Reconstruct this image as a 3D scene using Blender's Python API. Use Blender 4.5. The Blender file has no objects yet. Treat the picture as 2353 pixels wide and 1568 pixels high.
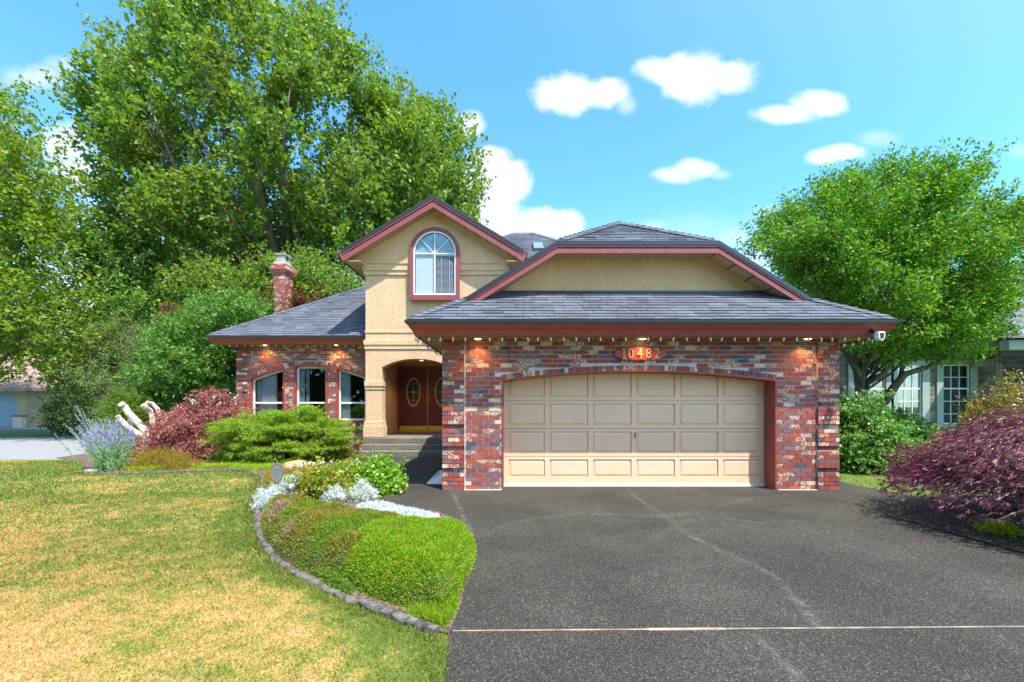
import bpy, bmesh, math, random
import numpy as np
from mathutils import Vector, Matrix, noise as mnoise
from mathutils.geometry import tessellate_polygon, delaunay_2d_cdt

# ------------------------------------------------------------------ camera, world, sun, exposure
S = bpy.context.scene
C = S.collection
R = math.radians
CX, HY, H = 1176.5, 930.0, 1.52          # principal column, horizon row (of a 2353 px wide frame) and eye height
cam_d = bpy.data.cameras.new("camera")
cam_d.sensor_width = 36.0
cam_d.lens = 15.3
cam_d.shift_y = (HY - 784.0) / 2353.0
cam_d.clip_start = 0.05
cam_d.clip_end = 3000
cam = bpy.data.objects.new("camera", cam_d)
cam.location = (0, 0, H)
cam.rotation_euler = (R(90), 0, 0)
C.objects.link(cam)
S.camera = cam

SUN_FROM = Vector((0.82, -1.0, 2.5)).normalized()
ELEV = math.asin(SUN_FROM.z)
AZ = math.atan2(SUN_FROM.x, SUN_FROM.y)      # clockwise from +Y
sl = bpy.data.lights.new("sun", 'SUN')
sl.energy = 3.6
sl.angle = R(0.5)
sl.color = (1.0, 0.945, 0.86)
sun = bpy.data.objects.new("sun", sl)
sun.rotation_euler = (-SUN_FROM).to_track_quat('-Z', 'Y').to_euler()
sun.location = (20, -20, 40)
C.objects.link(sun)

W = bpy.data.worlds.new("World")
S.world = W
W.use_nodes = True
wn, wl = W.node_tree.nodes, W.node_tree.links
wn.clear()
def WN(t, **k):
    n = wn.new(t)
    for a, b in k.items(): setattr(n, a, b)
    return n
w_out = WN('ShaderNodeOutputWorld'); w_bg = WN('ShaderNodeBackground')
w_bg.inputs[1].default_value = 0.15
sky = WN('ShaderNodeTexSky', sky_type='NISHITA', sun_disc=False)
sky.sun_elevation = ELEV; sky.sun_rotation = AZ
sky.air_density = 1.0; sky.dust_density = 0.3; sky.ozone_density = 2.0; sky.altitude = 0
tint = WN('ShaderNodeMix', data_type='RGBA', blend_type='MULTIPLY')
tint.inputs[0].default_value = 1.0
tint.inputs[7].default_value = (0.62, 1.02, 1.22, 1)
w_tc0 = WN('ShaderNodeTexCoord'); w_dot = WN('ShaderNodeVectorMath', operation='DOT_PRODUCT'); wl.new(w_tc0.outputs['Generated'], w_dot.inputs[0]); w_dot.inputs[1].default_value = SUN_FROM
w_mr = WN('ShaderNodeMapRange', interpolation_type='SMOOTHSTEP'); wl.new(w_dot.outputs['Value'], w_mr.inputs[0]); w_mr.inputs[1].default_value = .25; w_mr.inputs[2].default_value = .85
w_tm = WN('ShaderNodeMix', data_type='RGBA'); wl.new(w_mr.outputs[0], w_tm.inputs[0])     # deep blue away from the sun, tinted brighter and whiter round it to fill the facade
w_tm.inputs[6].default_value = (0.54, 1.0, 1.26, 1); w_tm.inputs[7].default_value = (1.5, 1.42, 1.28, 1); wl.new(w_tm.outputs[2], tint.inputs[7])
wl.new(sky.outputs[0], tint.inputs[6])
tc = WN('ShaderNodeTexCoord'); sep = WN('ShaderNodeSeparateXYZ')
wl.new(tc.outputs['Generated'], sep.inputs[0])
def wmath(op, a, b=None, c=None):
    n = WN('ShaderNodeMath', operation=op)
    for i, v in enumerate((a, b, c)):
        if v is None: continue
        if isinstance(v, (int, float)): n.inputs[i].default_value = v
        else: wl.new(v, n.inputs[i])
    return n.outputs[0]
ysafe = wmath('MAXIMUM', sep.outputs[1], 0.02)
uu = wmath('DIVIDE', sep.outputs[0], ysafe); vv = wmath('DIVIDE', sep.outputs[2], ysafe)
comb = WN('ShaderNodeCombineXYZ'); wl.new(uu, comb.inputs[0]); wl.new(vv, comb.inputs[1])
nz = WN('ShaderNodeTexNoise'); nz.inputs['Scale'].default_value = 11; nz.inputs['Detail'].default_value = 9; nz.inputs['Roughness'].default_value = 0.62; nz.inputs['Distortion'].default_value = 0.25
wl.new(comb.outputs[0], nz.inputs['Vector'])
nzb = WN('ShaderNodeTexNoise'); nzb.inputs['Scale'].default_value = 6; nzb.inputs['Detail'].default_value = 3
wl.new(comb.outputs[0], nzb.inputs['Vector'])
nsum = wmath('ADD', wmath('MULTIPLY', wmath('SUBTRACT', nz.outputs[0], 0.5), 1.5), wmath('MULTIPLY', wmath('SUBTRACT', nzb.outputs[0], 0.5), 0.9))
CLOUDS = [  # column, row, half width, half height, softness, strength   (directions of the sky)
 (1300,214,82,42,.45,1),(1385,214,68,34,.45,1),(1440,240,24,28,.8,.5),
 (1600,168,95,50,.4,1),(1670,175,84,40,.4,1),(1590,200,70,38,.4,1),(1530,165,66,34,.4,1),
 (1880,236,70,30,.5,1),(1800,262,72,24,.55,1),
 (1935,350,46,17,.6,1),(1885,362,38,18,.6,1),(1600,390,46,20,.6,1),(1555,404,52,18,.7,.9),(1655,402,26,12,.9,.4),
 (1083,288,36,30,.6,.95),(1128,370,50,38,.35,1),(1165,415,62,50,.35,1),(1110,440,60,60,.35,1),
 (1140,500,70,46,.35,1),(1230,520,80,42,.35,1),(1300,520,46,34,.5,1),(1180,560,160,40,.5,1),
 (90,178,78,30,.9,.75),(150,150,60,22,1.,.45),(150,325,62,42,.7,.95),(185,400,70,50,.7,.9),
 (330,500,150,60,.7,1),(480,560,170,90,.6,1),(330,620,240,90,.6,1),(620,640,150,60,.7,.9),(120,780,220,120,.7,1),
 (2020,318,44,17,1.,.3),(1775,487,46,14,1.,.35),(1500,517,40,14,1.,.35),(1690,545,60,20,1.,.45),(1740,600,110,34,1.,.55),(2345,345,30,16,1.,.25),
 (1690,560,420,60,1.3,.25)]
acc = None
for (cx_, cy_, ru, rv, soft, st) in CLOUDS:
    vs = WN('ShaderNodeVectorMath', operation='SUBTRACT'); wl.new(comb.outputs[0], vs.inputs[0])
    vs.inputs[1].default_value = ((cx_-CX)/1000, (HY-cy_)/1000, 0)
    vm = WN('ShaderNodeVectorMath', operation='MULTIPLY'); wl.new(vs.outputs[0], vm.inputs[0])
    vm.inputs[1].default_value = (1000/ru, 1000/rv, 0)
    ln = WN('ShaderNodeVectorMath', operation='LENGTH'); wl.new(vm.outputs[0], ln.inputs[0])
    dd = wmath('ADD', ln.outputs['Value'], nsum)
    mr = WN('ShaderNodeMapRange', interpolation_type='SMOOTHSTEP'); wl.new(dd, mr.inputs[0])
    mr.inputs[1].default_value = 1.08 + soft*0.45; mr.inputs[2].default_value = .92 - soft*0.9
    mr.inputs[3].default_value = 0.0; mr.inputs[4].default_value = st
    acc = mr.outputs[0] if acc is None else wmath('MAXIMUM', acc, mr.outputs[0])
acc = wmath('MULTIPLY', acc, wmath('GREATER_THAN', sep.outputs[1], 0.03))
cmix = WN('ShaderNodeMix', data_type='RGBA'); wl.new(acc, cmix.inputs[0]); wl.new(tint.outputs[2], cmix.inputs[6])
w_cs = WN('ShaderNodeMix', data_type='RGBA'); wl.new(wmath('MULTIPLY', nz.outputs[0], acc), w_cs.inputs[0])
w_cs.inputs[6].default_value = (3.6, 3.7, 3.8, 1); w_cs.inputs[7].default_value = (1.9, 2.15, 2.45, 1); wl.new(w_cs.outputs[2], cmix.inputs[7])
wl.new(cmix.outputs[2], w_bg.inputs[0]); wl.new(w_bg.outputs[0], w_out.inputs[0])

S.view_settings.view_transform = 'Standard'
S.view_settings.look = 'None'
S.view_settings.gamma = 1
S.view_settings.exposure = 1.33
try:
    S.cycles.max_bounces = 7; S.cycles.transparent_max_bounces = 8
    S.cycles.use_denoising = True
    S.cycles.use_adaptive_sampling = True
except Exception: pass

# ------------------------------------------------------------------ helpers
def at(px, py, Y): return Vector(((px-CX)/1000*Y, Y, H + (HY-py)/1000*Y))
def G(px, py):
    Y = H*1000/(py-HY); return ((px-CX)/1000*Y, Y)
def tag(o, label=None, cat=None, group=None, kind=None):
    if label: o['label'] = label
    if cat: o['category'] = cat
    if group: o['group'] = group
    if kind: o['kind'] = kind
    return o
def empty(name, loc, label, cat, group=None, kind=None):
    o = bpy.data.objects.new(name, None); o.location = loc; C.objects.link(o)
    o.empty_display_size = .2
    return tag(o, label, cat, group, kind)
def finish(name, me, mats, parent=None, origin=None, smooth=False):
    if mats is None: mats = []
    if not isinstance(mats, (list, tuple)): mats = [mats]
    for m in mats: me.materials.append(m)
    if origin is not None and parent is None:
        me.transform(Matrix.Translation(-Vector(origin)))
    o = bpy.data.objects.new(name, me); C.objects.link(o)
    if origin is not None and parent is None: o.location = origin
    if parent is not None:
        o.parent = parent
        if parent.type == 'EMPTY': o.matrix_parent_inverse = Matrix.Translation(-Vector(parent.location))
        else: o.matrix_parent_inverse = Matrix.Translation(-wloc(parent))
    if smooth:
        me.polygons.foreach_set('use_smooth', [True]*len(me.polygons))
    return o
def wloc(o):
    v = Vector(o.location)
    if o.parent is not None and o.matrix_parent_inverse is not None:
        v = wloc(o.parent) + o.matrix_parent_inverse @ v
    return v
class MB:
    def __init__(s): s.v = []; s.f = []; s.m = []; s.mi = 0
    def add(s, vs, fs):
        b = len(s.v); s.v.extend([tuple(p) for p in vs])
        for f in fs: s.f.append([b+i for i in f]); s.m.append(s.mi)
        return s
    def box(s, x0, x1, y0, y1, z0, z1):
        return s.add([(x0,y0,z0),(x1,y0,z0),(x1,y1,z0),(x0,y1,z0),(x0,y0,z1),(x1,y0,z1),(x1,y1,z1),(x0,y1,z1)],
              [(0,3,2,1),(4,5,6,7),(0,1,5,4),(1,2,6,5),(2,3,7,6),(3,0,4,7)])
    def quad(s, a, b, c, d): return s.add([a,b,c,d], [(0,1,2,3)])
    def prism_xz(s, pts, y0, y1, holes=()):
        """polygon (with holes) in XZ, extruded along Y"""
        loops = [list(pts)] + [list(h) for h in holes]
        tris = tessellate_polygon([[Vector((p[0], p[1], 0)) for p in l] for l in loops])
        flat = [p for l in loops for p in l]
        n = len(flat)
        vs = [(p[0], y0, p[1]) for p in flat] + [(p[0], y1, p[1]) for p in flat]
        fs = []
        for t in tris:
            a, b, c = t
            fs.append((a, b, c)); fs.append((c+n, b+n, a+n))
        k = 0
        for l in loops:
            m = len(l)
            for i in range(m):
                j = (i+1) % m
                fs.append((k+i, k+j, k+j+n, k+i+n))
            k += m
        return s.add(vs, fs)
    def prism(s, pts, axis_vec):
        n = len(pts); a = Vector(axis_vec)
        vs = [Vector(p) for p in pts] + [Vector(p)+a for p in pts]
        fs = [tuple(range(n))[::-1], tuple(range(n, 2*n))]
        for i in range(n):
            j = (i+1) % n; fs.append((i, j, j+n, i+n))
        return s.add(vs, fs)
    def band(s, pts, d0, d1, y0, y1):
        """strip following a polyline in XZ between offsets d0..d1 below it, extruded y0..y1"""
        for a, b in zip(pts, pts[1:]):
            q = [(a[0], a[1]-d0), (b[0], b[1]-d0), (b[0], b[1]-d1), (a[0], a[1]-d1)]
            s.prism_xz(q, y0, y1)
        return s
    def tube(s, pts, rad, n=6, cap=True):
        pts = [Vector(p) for p in pts]
        if not isinstance(rad, (list, tuple)): rad = [rad]*len(pts)
        b = len(s.v); vs = []; fs = []
        for i, p in enumerate(pts):
            t = (pts[min(i+1, len(pts)-1)] - pts[max(i-1, 0)])
            t = t.normalized() if t.length > 1e-9 else Vector((0,0,1))
            u = t.cross(Vector((0,0,1)) if abs(t.z) < .95 else Vector((1,0,0))).normalized(); w = t.cross(u)
            for k in range(n):
                a = 2*math.pi*k/n
                vs.append(p + (u*math.cos(a) + w*math.sin(a))*rad[i])
        for i in range(len(pts)-1):
            for k in range(n):
                k2 = (k+1) % n
                fs.append((i*n+k, i*n+k2, (i+1)*n+k2, (i+1)*n+k))
        if cap:
            fs.append(tuple(range(n))[::-1]); fs.append(tuple(range((len(pts)-1)*n, len(pts)*n)))
        return s.add(vs, fs)
    def ell(s, c, r, nu=12, nv=8, jit=0, seed=0):
        rg = random.Random(seed); vs = []; fs = []
        for j in range(nv+1):
            th = math.pi*j/nv
            for i in range(nu):
                ph = 2*math.pi*i/nu
                k = 1 + (rg.random()-.5)*jit
                vs.append((c[0]+r[0]*math.sin(th)*math.cos(ph)*k, c[1]+r[1]*math.sin(th)*math.sin(ph)*k, c[2]+r[2]*math.cos(th)*k))
        for j in range(nv):
            for i in range(nu):
                i2 = (i+1) % nu
                fs.append((j*nu+i, (j+1)*nu+i, (j+1)*nu+i2, j*nu+i2))
        return s.add(vs, fs)
    def build(s, name, mats, parent=None, origin=None, smooth=False, bevel=0):
        me = bpy.data.meshes.new(name)
        me.from_pydata([tuple(v) for v in s.v], [], s.f)
        if s.m and max(s.m) > 0: me.polygons.foreach_set('material_index', s.m)
        bm = bmesh.new(); bm.from_mesh(me); bmesh.ops.recalc_face_normals(bm, faces=bm.faces); bm.to_mesh(me); bm.free()
        me.update()
        o = finish(name, me, mats, parent, origin, smooth)
        if bevel:
            md = o.modifiers.new('bevel', 'BEVEL'); md.width = bevel; md.segments = 2; md.limit_method = 'ANGLE'
        return o

# ------------------------------------------------------------------ materials
def newmat(name):
    m = bpy.data.materials.new(name); m.use_nodes = True
    nt = m.node_tree; p = nt.nodes['Principled BSDF']
    return m, nt, p
def lk(nt, a, b): nt.links.new(a, b)
def mth(nt, op, a, b=None, clamp=False):
    n = nt.nodes.new('ShaderNodeMath'); n.operation = op; n.use_clamp = clamp
    for i, v in enumerate((a, b)):
        if v is None: continue
        if isinstance(v, (int, float)): n.inputs[i].default_value = v
        else: nt.links.new(v, n.inputs[i])
    return n.outputs[0]
def noise(nt, scale, detail=4, rough=.5, vec=None, dist=0):
    n = nt.nodes.new('ShaderNodeTexNoise'); n.inputs['Scale'].default_value = scale; n.inputs['Detail'].default_value = detail
    n.inputs['Roughness'].default_value = rough; n.inputs['Distortion'].default_value = dist
    if vec is not None: nt.links.new(vec, n.inputs['Vector'])
    return n.outputs[0]
def wpos(nt):
    g = nt.nodes.new('ShaderNodeNewGeometry'); return g.outputs['Position']
def ramp(nt, fac, stops, const=False):
    r = nt.nodes.new('ShaderNodeValToRGB'); e = r.color_ramp.elements
    if const: r.color_ramp.interpolation = 'CONSTANT'
    e[0].position = stops[0][0]; e[0].color = (*stops[0][1], 1)
    e[1].position = stops[1][0]; e[1].color = (*stops[1][1], 1)
    for p_, c_ in stops[2:]:
        q = e.new(p_); q.color = (*c_, 1)
    nt.links.new(fac, r.inputs[0]); return r.outputs[0]
def mixc(nt, f, a, b, mode='MIX'):
    n = nt.nodes.new('ShaderNodeMix'); n.data_type = 'RGBA'; n.blend_type = mode
    for i, v in ((0, f), (6, a), (7, b)):
        if isinstance(v, (int, float)): n.inputs[i].default_value = v
        elif isinstance(v, tuple): n.inputs[i].default_value = (*v, 1)
        else: nt.links.new(v, n.inputs[i])
    return n.outputs[2]
def bump(nt, p, h, strength=.3, dist=.01):
    b = nt.nodes.new('ShaderNodeBump'); b.inputs['Strength'].default_value = strength; b.inputs['Distance'].default_value = dist
    nt.links.new(h, b.inputs['Height']); nt.links.new(b.outputs[0], p.inputs['Normal'])
def rnd(nt):
    g = nt.nodes.new('ShaderNodeNewGeometry'); return g.outputs['Random Per Island']
def mapr(nt, v, a, b, c=0., d=1.):
    n = nt.nodes.new('ShaderNodeMapRange'); n.interpolation_type = 'SMOOTHSTEP'
    nt.links.new(v, n.inputs[0])
    for i, x in enumerate((a, b, c, d)): n.inputs[i+1].default_value = x
    return n.outputs[0]

def m_paint(name, col, rough=.5, var=.12, sc=3., bs=0.15, fine=120):
    m, nt, p = newmat(name); w = wpos(nt)
    f = mapr(nt, noise(nt, sc, 5, .6, w), .3, .7)
    a = tuple(c*(1-var) for c in col); b = tuple(min(1, c*(1+var)) for c in col)
    lk(nt, mixc(nt, f, a, b), p.inputs['Base Color']); p.inputs['Roughness'].default_value = rough
    if bs: bump(nt, p, noise(nt, fine, 3, .6, w), bs, .004)
    return m
def m_flat(name, col, rough=.5, metal=0, emit=0, ecol=None):
    m, nt, p = newmat(name); p.inputs['Base Color'].default_value = (*col, 1); p.inputs['Roughness'].default_value = rough
    p.inputs['Metallic'].default_value = metal
    if emit:
        p.inputs['Emission Color'].default_value = (*(ecol or col), 1); p.inputs['Emission Strength'].default_value = emit
    return m
def m_leaf(name, cols, rough=.45, trans=.35, spec=.5, patch=None, tcol=(1.25, 1.3, .5)):
    """cols: list of colours picked per leaf; patch: (scale, colour, lo, hi) a second colour in patches"""
    m, nt, p = newmat(name)
    n = len(cols)
    c = ramp(nt, rnd(nt), [(i/max(1, n-1), cols[i]) for i in range(n)])
    if patch:
        f = mapr(nt, noise(nt, patch[0], 2, .5, wpos(nt)), patch[2], patch[3])
        c = mixc(nt, f, c, patch[1])
    lk(nt, c, p.inputs['Base Color']); p.inputs['Roughness'].default_value = rough
    p.inputs['Specular IOR Level'].default_value = spec
    t = nt.nodes.new('ShaderNodeBsdfTranslucent')
    lk(nt, mixc(nt, 1., c, tcol, 'MULTIPLY'), t.inputs[0])
    ms = nt.nodes.new('ShaderNodeMixShader'); ms.inputs[0].default_value = trans
    lk(nt, p.outputs[0], ms.inputs[1]); lk(nt, t.outputs[0], ms.inputs[2])
    lk(nt, ms.outputs[0], nt.nodes['Material Output'].inputs[0])
    return m
def m_glass(name, tint=(.75,.85,.85), refl=.12, fr=.6):
    m, nt, p = newmat(name)
    nt.nodes.remove(p)
    tr = nt.nodes.new('ShaderNodeBsdfTransparent'); tr.inputs[0].default_value = (*tint, 1)
    gl = nt.nodes.new('ShaderNodeBsdfGlossy'); gl.inputs['Roughness'].default_value = .02
    lw = nt.nodes.new('ShaderNodeLayerWeight'); lw.inputs[0].default_value = .35
    f = mth(nt, 'ADD', mth(nt, 'MULTIPLY', lw.outputs[0], fr), refl, True)
    ms = nt.nodes.new('ShaderNodeMixShader'); lk(nt, f, ms.inputs[0]); lk(nt, tr.outputs[0], ms.inputs[1]); lk(nt, gl.outputs[0], ms.inputs[2])
    lk(nt, ms.outputs[0], nt.nodes['Material Output'].inputs[0])
    return m
def m_brick(name, bands):
    m, nt, p = newmat(name); w = wpos(nt); r = rnd(nt)
    c = ramp(nt, r, bands, True)
    # cream slurry patches on some bricks
    r2 = mth(nt, 'FRACT', mth(nt, 'MULTIPLY', r, 37.7))
    n1 = noise(nt, 38, 3, .6, w)
    f = mth(nt, 'MULTIPLY', mapr(nt, n1, .47, .56), mth(nt, 'GREATER_THAN', r2, .76))
    c = mixc(nt, f, c, (.60, .48, .34))
    g = mapr(nt, noise(nt, 14, 4, .6, w), .3, .7, .78, 1.15)
    gg = nt.nodes.new('ShaderNodeCombineColor')
    for i in range(3): lk(nt, g, gg.inputs[i])
    c = mixc(nt, 1., c, gg.outputs[0], 'MULTIPLY')
    lk(nt, c, p.inputs['Base Color']); p.inputs['Roughness'].default_value = .8
    bump(nt, p, noise(nt, 90, 4, .65, w), .5, .006)
    return m
def m_stucco(name, col):
    m, nt, p = newmat(name); w = wpos(nt)
    mp = nt.nodes.new('ShaderNodeMapping'); lk(nt, w, mp.inputs[0]); mp.inputs['Scale'].default_value = (5, 5, .7)
    st = mapr(nt, noise(nt, 1.6, 5, .7, mp.outputs[0]), .35, .75, 1., .90); bl = mapr(nt, noise(nt, 1.2, 4, .6, w), .3, .7, .95, 1.04)
    sp = mapr(nt, noise(nt, 36, 3, .75, w), .3, .72, .88, 1.08)
    k = mth(nt, 'MULTIPLY', mth(nt, 'MULTIPLY', st, bl), sp); gg = nt.nodes.new('ShaderNodeCombineColor')
    for i in range(3): lk(nt, k, gg.inputs[i])
    lk(nt, mixc(nt, 1., col, gg.outputs[0], 'MULTIPLY'), p.inputs['Base Color']); p.inputs['Roughness'].default_value = .92; p.inputs['Specular IOR Level'].default_value = .2
    bump(nt, p, noise(nt, 36, 3, .75, w), 1., .03); return m
RED = (.31, .066, .045); RED2 = (.25, .065, .055); MAU = (.22, .10, .105); DRK = (.085, .078, .105); CRM = (.62, .49, .34)
M = {}
M['brick'] = m_brick('brick', [(0, RED), (.24, (.40,.085,.05)), (.40, RED2), (.54, MAU), (.68, (.25,.115,.11)), (.84, DRK), (.92, CRM)])
M['brick_red'] = m_brick('brick_red', [(0, RED), (.35, (.36,.10,.07)), (.6, RED2), (.9, CRM)])
M['mortar'] = m_paint('mortar', (.50,.47,.46), .9, .15, 9, .3)
M['stucco'] = m_stucco('stucco', (.80,.53,.30))
M['stucco_light'] = m_stucco('stucco_light', (.78,.54,.33))
M['trim'] = m_paint('trim', (.30,.062,.042), .5, .10, 5, .08)
M['trim_rake'] = m_paint('trim_rake', (.25,.066,.070), .5, .10, 5, .08)
M['trim_dark'] = m_paint('trim_dark', (.19,.045,.05), .5, .10, 5, .05)
M['gutter'] = m_flat('gutter', (.028,.036,.050), .35)
M['door'] = m_paint('garage_door_paint', (.82,.55,.355), .55, .03, 2, .05)
M['white'] = m_flat('white_frame', (.80,.80,.78), .35)
M['concrete'] = m_paint('concrete', (.42,.40,.37), .85, .15, 6, .4)
M['flue'] = m_paint('flue_cap', (.36,.36,.32), .7, .18, 8, .3)
M['dark'] = m_flat('interior_dark', (.018,.018,.02), .9)  # near-black colour paints the shade of unlit rooms behind the panes
M['glass'] = m_glass('glass', (.80,.86,.86), .05)
M['glass_up'] = m_glass('glass_upper', (.92,.96,.98), .02, .2)
M['blind'] = m_flat('blind', (.80,.82,.85), .6)
M['curtain'] = m_paint('curtain', (.82,.84,.90), .9, .08, 12, 0)
M['maroon'] = m_paint('door_maroon', (.14,.028,.036), .35, .12, 8, .05)
M['brass'] = m_flat('brass', (.80,.56,.05), .3, .35)
M['brass_dull'] = m_flat('brass_dull', (.42,.24,.05), .4, .4)
M['lead'] = m_flat('leading', (.45,.38,.24), .4, .3)
M['black'] = m_flat('black', (.012,.012,.014), .5)
M['metal'] = m_flat('metal', (.32,.34,.35), .4, .7)
M['bulb'] = m_flat('bulb', (.62,.57,.42), .3)
M['gold'] = m_flat('gold', (.55,.42,.17), .45, .1)
M['signred'] = m_paint('signred', (.42,.055,.05), .5, .08, 8, 0)

def m_soffit():
    m, nt, p = newmat('soffit'); w = wpos(nt)
    sx = nt.nodes.new('ShaderNodeSeparateXYZ'); lk(nt, w, sx.inputs[0])
    v = mth(nt, 'ADD', sx.outputs[0], sx.outputs[2])
    fr = mth(nt, 'FRACT', mth(nt, 'MULTIPLY', v, 7.5))
    f = mth(nt, 'LESS_THAN', fr, .10)
    lk(nt, mixc(nt, f, (.50,.33,.17), (.16,.09,.05)), p.inputs['Base Color']); p.inputs['Roughness'].default_value = .6
    return m
M['soffit'] = m_soffit()
def m_shingle(name, cols):
    m, nt, p = newmat(name); w = wpos(nt)
    c = ramp(nt, rnd(nt), cols)
    g = noise(nt, 220, 2, .7, w)
    c = mixc(nt, mapr(nt, g, .35, .75), mixc(nt, 1., c, (.62,.62,.64), 'MULTIPLY'), mixc(nt, 1., c, (1.5,1.5,1.5), 'MULTIPLY'))
    big = mapr(nt, noise(nt, 1.1, 4, .6, w), .35, .7, .82, 1.15)
    gg = nt.nodes.new('ShaderNodeCombineColor')
    for i in range(3): lk(nt, big, gg.inputs[i])
    c = mixc(nt, 1., c, gg.outputs[0], 'MULTIPLY')
    lk(nt, c, p.inputs['Base Color']); p.inputs['Roughness'].default_value = .85
    bump(nt, p, g, .4, .003)
    return m
M['shingle'] = m_shingle('shingle', [(0,(.080,.092,.118)),(.45,(.104,.118,.146)),(.8,(.126,.140,.168)),(1,(.064,.074,.096))])
M['shingle_far'] = m_shingle('shingle_far', [(0,(.27,.17,.13)),(1,(.35,.23,.18))])
M['shingle_grey'] = m_shingle('shingle_grey', [(0,(.17,.18,.19)),(1,(.25,.26,.27))])

def m_aggregate(name='aggregate', k=1.):
    m, nt, p = newmat(name); w = wpos(nt)
    v = nt.nodes.new('ShaderNodeTexVoronoi'); v.inputs['Scale'].default_value = 150; lk(nt, w, v.inputs['Vector'])
    v2 = nt.nodes.new('ShaderNodeTexVoronoi'); v2.inputs['Scale'].default_value = 85; lk(nt, w, v2.inputs['Vector'])
    sp = nt.nodes.new('ShaderNodeSeparateColor'); lk(nt, v.outputs['Color'], sp.inputs[0])
    sp2 = nt.nodes.new('ShaderNodeSeparateColor'); lk(nt, v2.outputs['Color'], sp2.inputs[0])
    at_ = nt.nodes.new('ShaderNodeAttribute'); at_.attribute_name = 'lime'
    base = ramp(nt, sp.outputs[0], [(0,(.020,.019,.017)),(.5,(.038,.036,.031)),(.85,(.064,.060,.049)),(1,(.120,.108,.080))])
    thr = mth(nt, 'SUBTRACT', .93, mth(nt, 'MULTIPLY', at_.outputs['Fac'], .5))
    f = mth(nt, 'GREATER_THAN', sp2.outputs[1], thr)
    pe = ramp(nt, sp2.outputs[2], [(0,(.12,.11,.09)),(.5,(.17,.15,.10)),(.8,(.20,.13,.07)),(1,(.30,.28,.24))])
    c = mixc(nt, mth(nt, 'MULTIPLY', f, mth(nt, 'LESS_THAN', v2.outputs['Distance'], .42)), base, pe)
    c = mixc(nt, mth(nt, 'MULTIPLY', at_.outputs['Fac'], .22), c, (.32,.31,.28))
    big = mapr(nt, noise(nt, .9, 5, .6, w), .3, .72, .80*k, 1.22*k)
    gg = nt.nodes.new('ShaderNodeCombineColor')
    for i in range(3): lk(nt, big, gg.inputs[i])
    c = mixc(nt, 1., c, gg.outputs[0], 'MULTIPLY')
    lk(nt, c, p.inputs['Base Color']); p.inputs['Roughness'].default_value = .85; p.inputs['Specular IOR Level'].default_value = .2
    bump(nt, p, v.outputs['Distance'], .6, .004)
    return m
M['agg'] = m_aggregate(); M['agg_light'] = m_aggregate('aggregate_light', 3.4)
def lawn_mix(nt, w, fine=True):
    n1 = noise(nt, .75, 7, .70, w); n2 = noise(nt, 5.0, 5, .7, w)
    s = mth(nt, 'ADD', mth(nt, 'ADD', mth(nt, 'MULTIPLY', n1, .42), mth(nt, 'MULTIPLY', n2, .33)), mth(nt, 'MULTIPLY', noise(nt, .3, 3, .5, w), .25))
    return mapr(nt, s, .39, .63)
def m_lawn(name, leaf):
    m, nt, p = newmat(name); w = wpos(nt)
    f = lawn_mix(nt, w)
    # greener close to the beds and kerbs and further back, drier in the open foreground
    at_ = nt.nodes.new('ShaderNodeAttribute'); at_.attribute_name = 'wet'
    f = mth(nt, 'SUBTRACT', f, mth(nt, 'MULTIPLY', at_.outputs['Fac'], 1.), True)
    if leaf:
        r = rnd(nt)
        r2 = mth(nt, 'MULTIPLY', mth(nt, 'SUBTRACT', r, .5), 1.25)
        f = mth(nt, 'ADD', f, r2, True)
        c = ramp(nt, f, [(0,(.10,.175,.012)),(.35,(.22,.26,.03)),(.62,(.42,.32,.08)),(1,(.60,.35,.14))])
        lk(nt, c, p.inputs['Base Color']); p.inputs['Roughness'].default_value = .6
        t = nt.nodes.new('ShaderNodeBsdfTranslucent'); lk(nt, c, t.inputs[0])
        ms = nt.nodes.new('ShaderNodeMixShader'); ms.inputs[0].default_value = .3
        lk(nt, p.outputs[0], ms.inputs[1]); lk(nt, t.outputs[0], ms.inputs[2]); lk(nt, ms.outputs[0], nt.nodes['Material Output'].inputs[0])
    else:
        fi = noise(nt, 45, 4, .7, w)
        f = mth(nt, 'ADD', f, mth(nt, 'MULTIPLY', mth(nt, 'SUBTRACT', fi, .5), 1.6), True)
        c = ramp(nt, f, [(0,(.08,.14,.012)),(.35,(.20,.22,.03)),(.62,(.38,.28,.075)),(1,(.55,.33,.13))])
        lk(nt, c, p.inputs['Base Color']); p.inputs['Roughness'].default_value = .95
        bump(nt, p, fi, .8, .02)
    return m
M['lawn'] = m_lawn('lawn', False); M['blade'] = m_lawn('blade', True)
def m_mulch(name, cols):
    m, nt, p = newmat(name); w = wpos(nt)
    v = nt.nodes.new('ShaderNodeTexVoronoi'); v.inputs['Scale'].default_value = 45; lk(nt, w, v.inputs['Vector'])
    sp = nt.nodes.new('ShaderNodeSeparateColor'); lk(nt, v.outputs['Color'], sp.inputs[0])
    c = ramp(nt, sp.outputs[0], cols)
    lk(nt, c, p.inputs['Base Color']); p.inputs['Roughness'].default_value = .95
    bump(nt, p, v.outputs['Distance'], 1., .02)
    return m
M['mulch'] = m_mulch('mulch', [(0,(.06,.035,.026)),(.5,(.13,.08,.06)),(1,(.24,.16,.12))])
M['mulch_dark'] = m_mulch('mulch_dark', [(0,(.016,.011,.009)),(.6,(.032,.022,.017)),(1,(.07,.048,.036))])  # dark mulch, darkened further to paint in the weeping maple's shadow
M['street'] = m_paint('street', (.235,.24,.245), .9, .06, 2, .3)
M['kerbstone'] = m_paint('kerbstone', (.105,.098,.085), .95, .65, 16, 1., 60)
M['bark'] = m_paint('bark', (.16,.12,.09), .9, .3, 8, 1., 30)
M['bark_mossy'] = m_paint('bark_mossy', (.105,.092,.058), .9, .35, 7, 1., 30)
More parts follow.
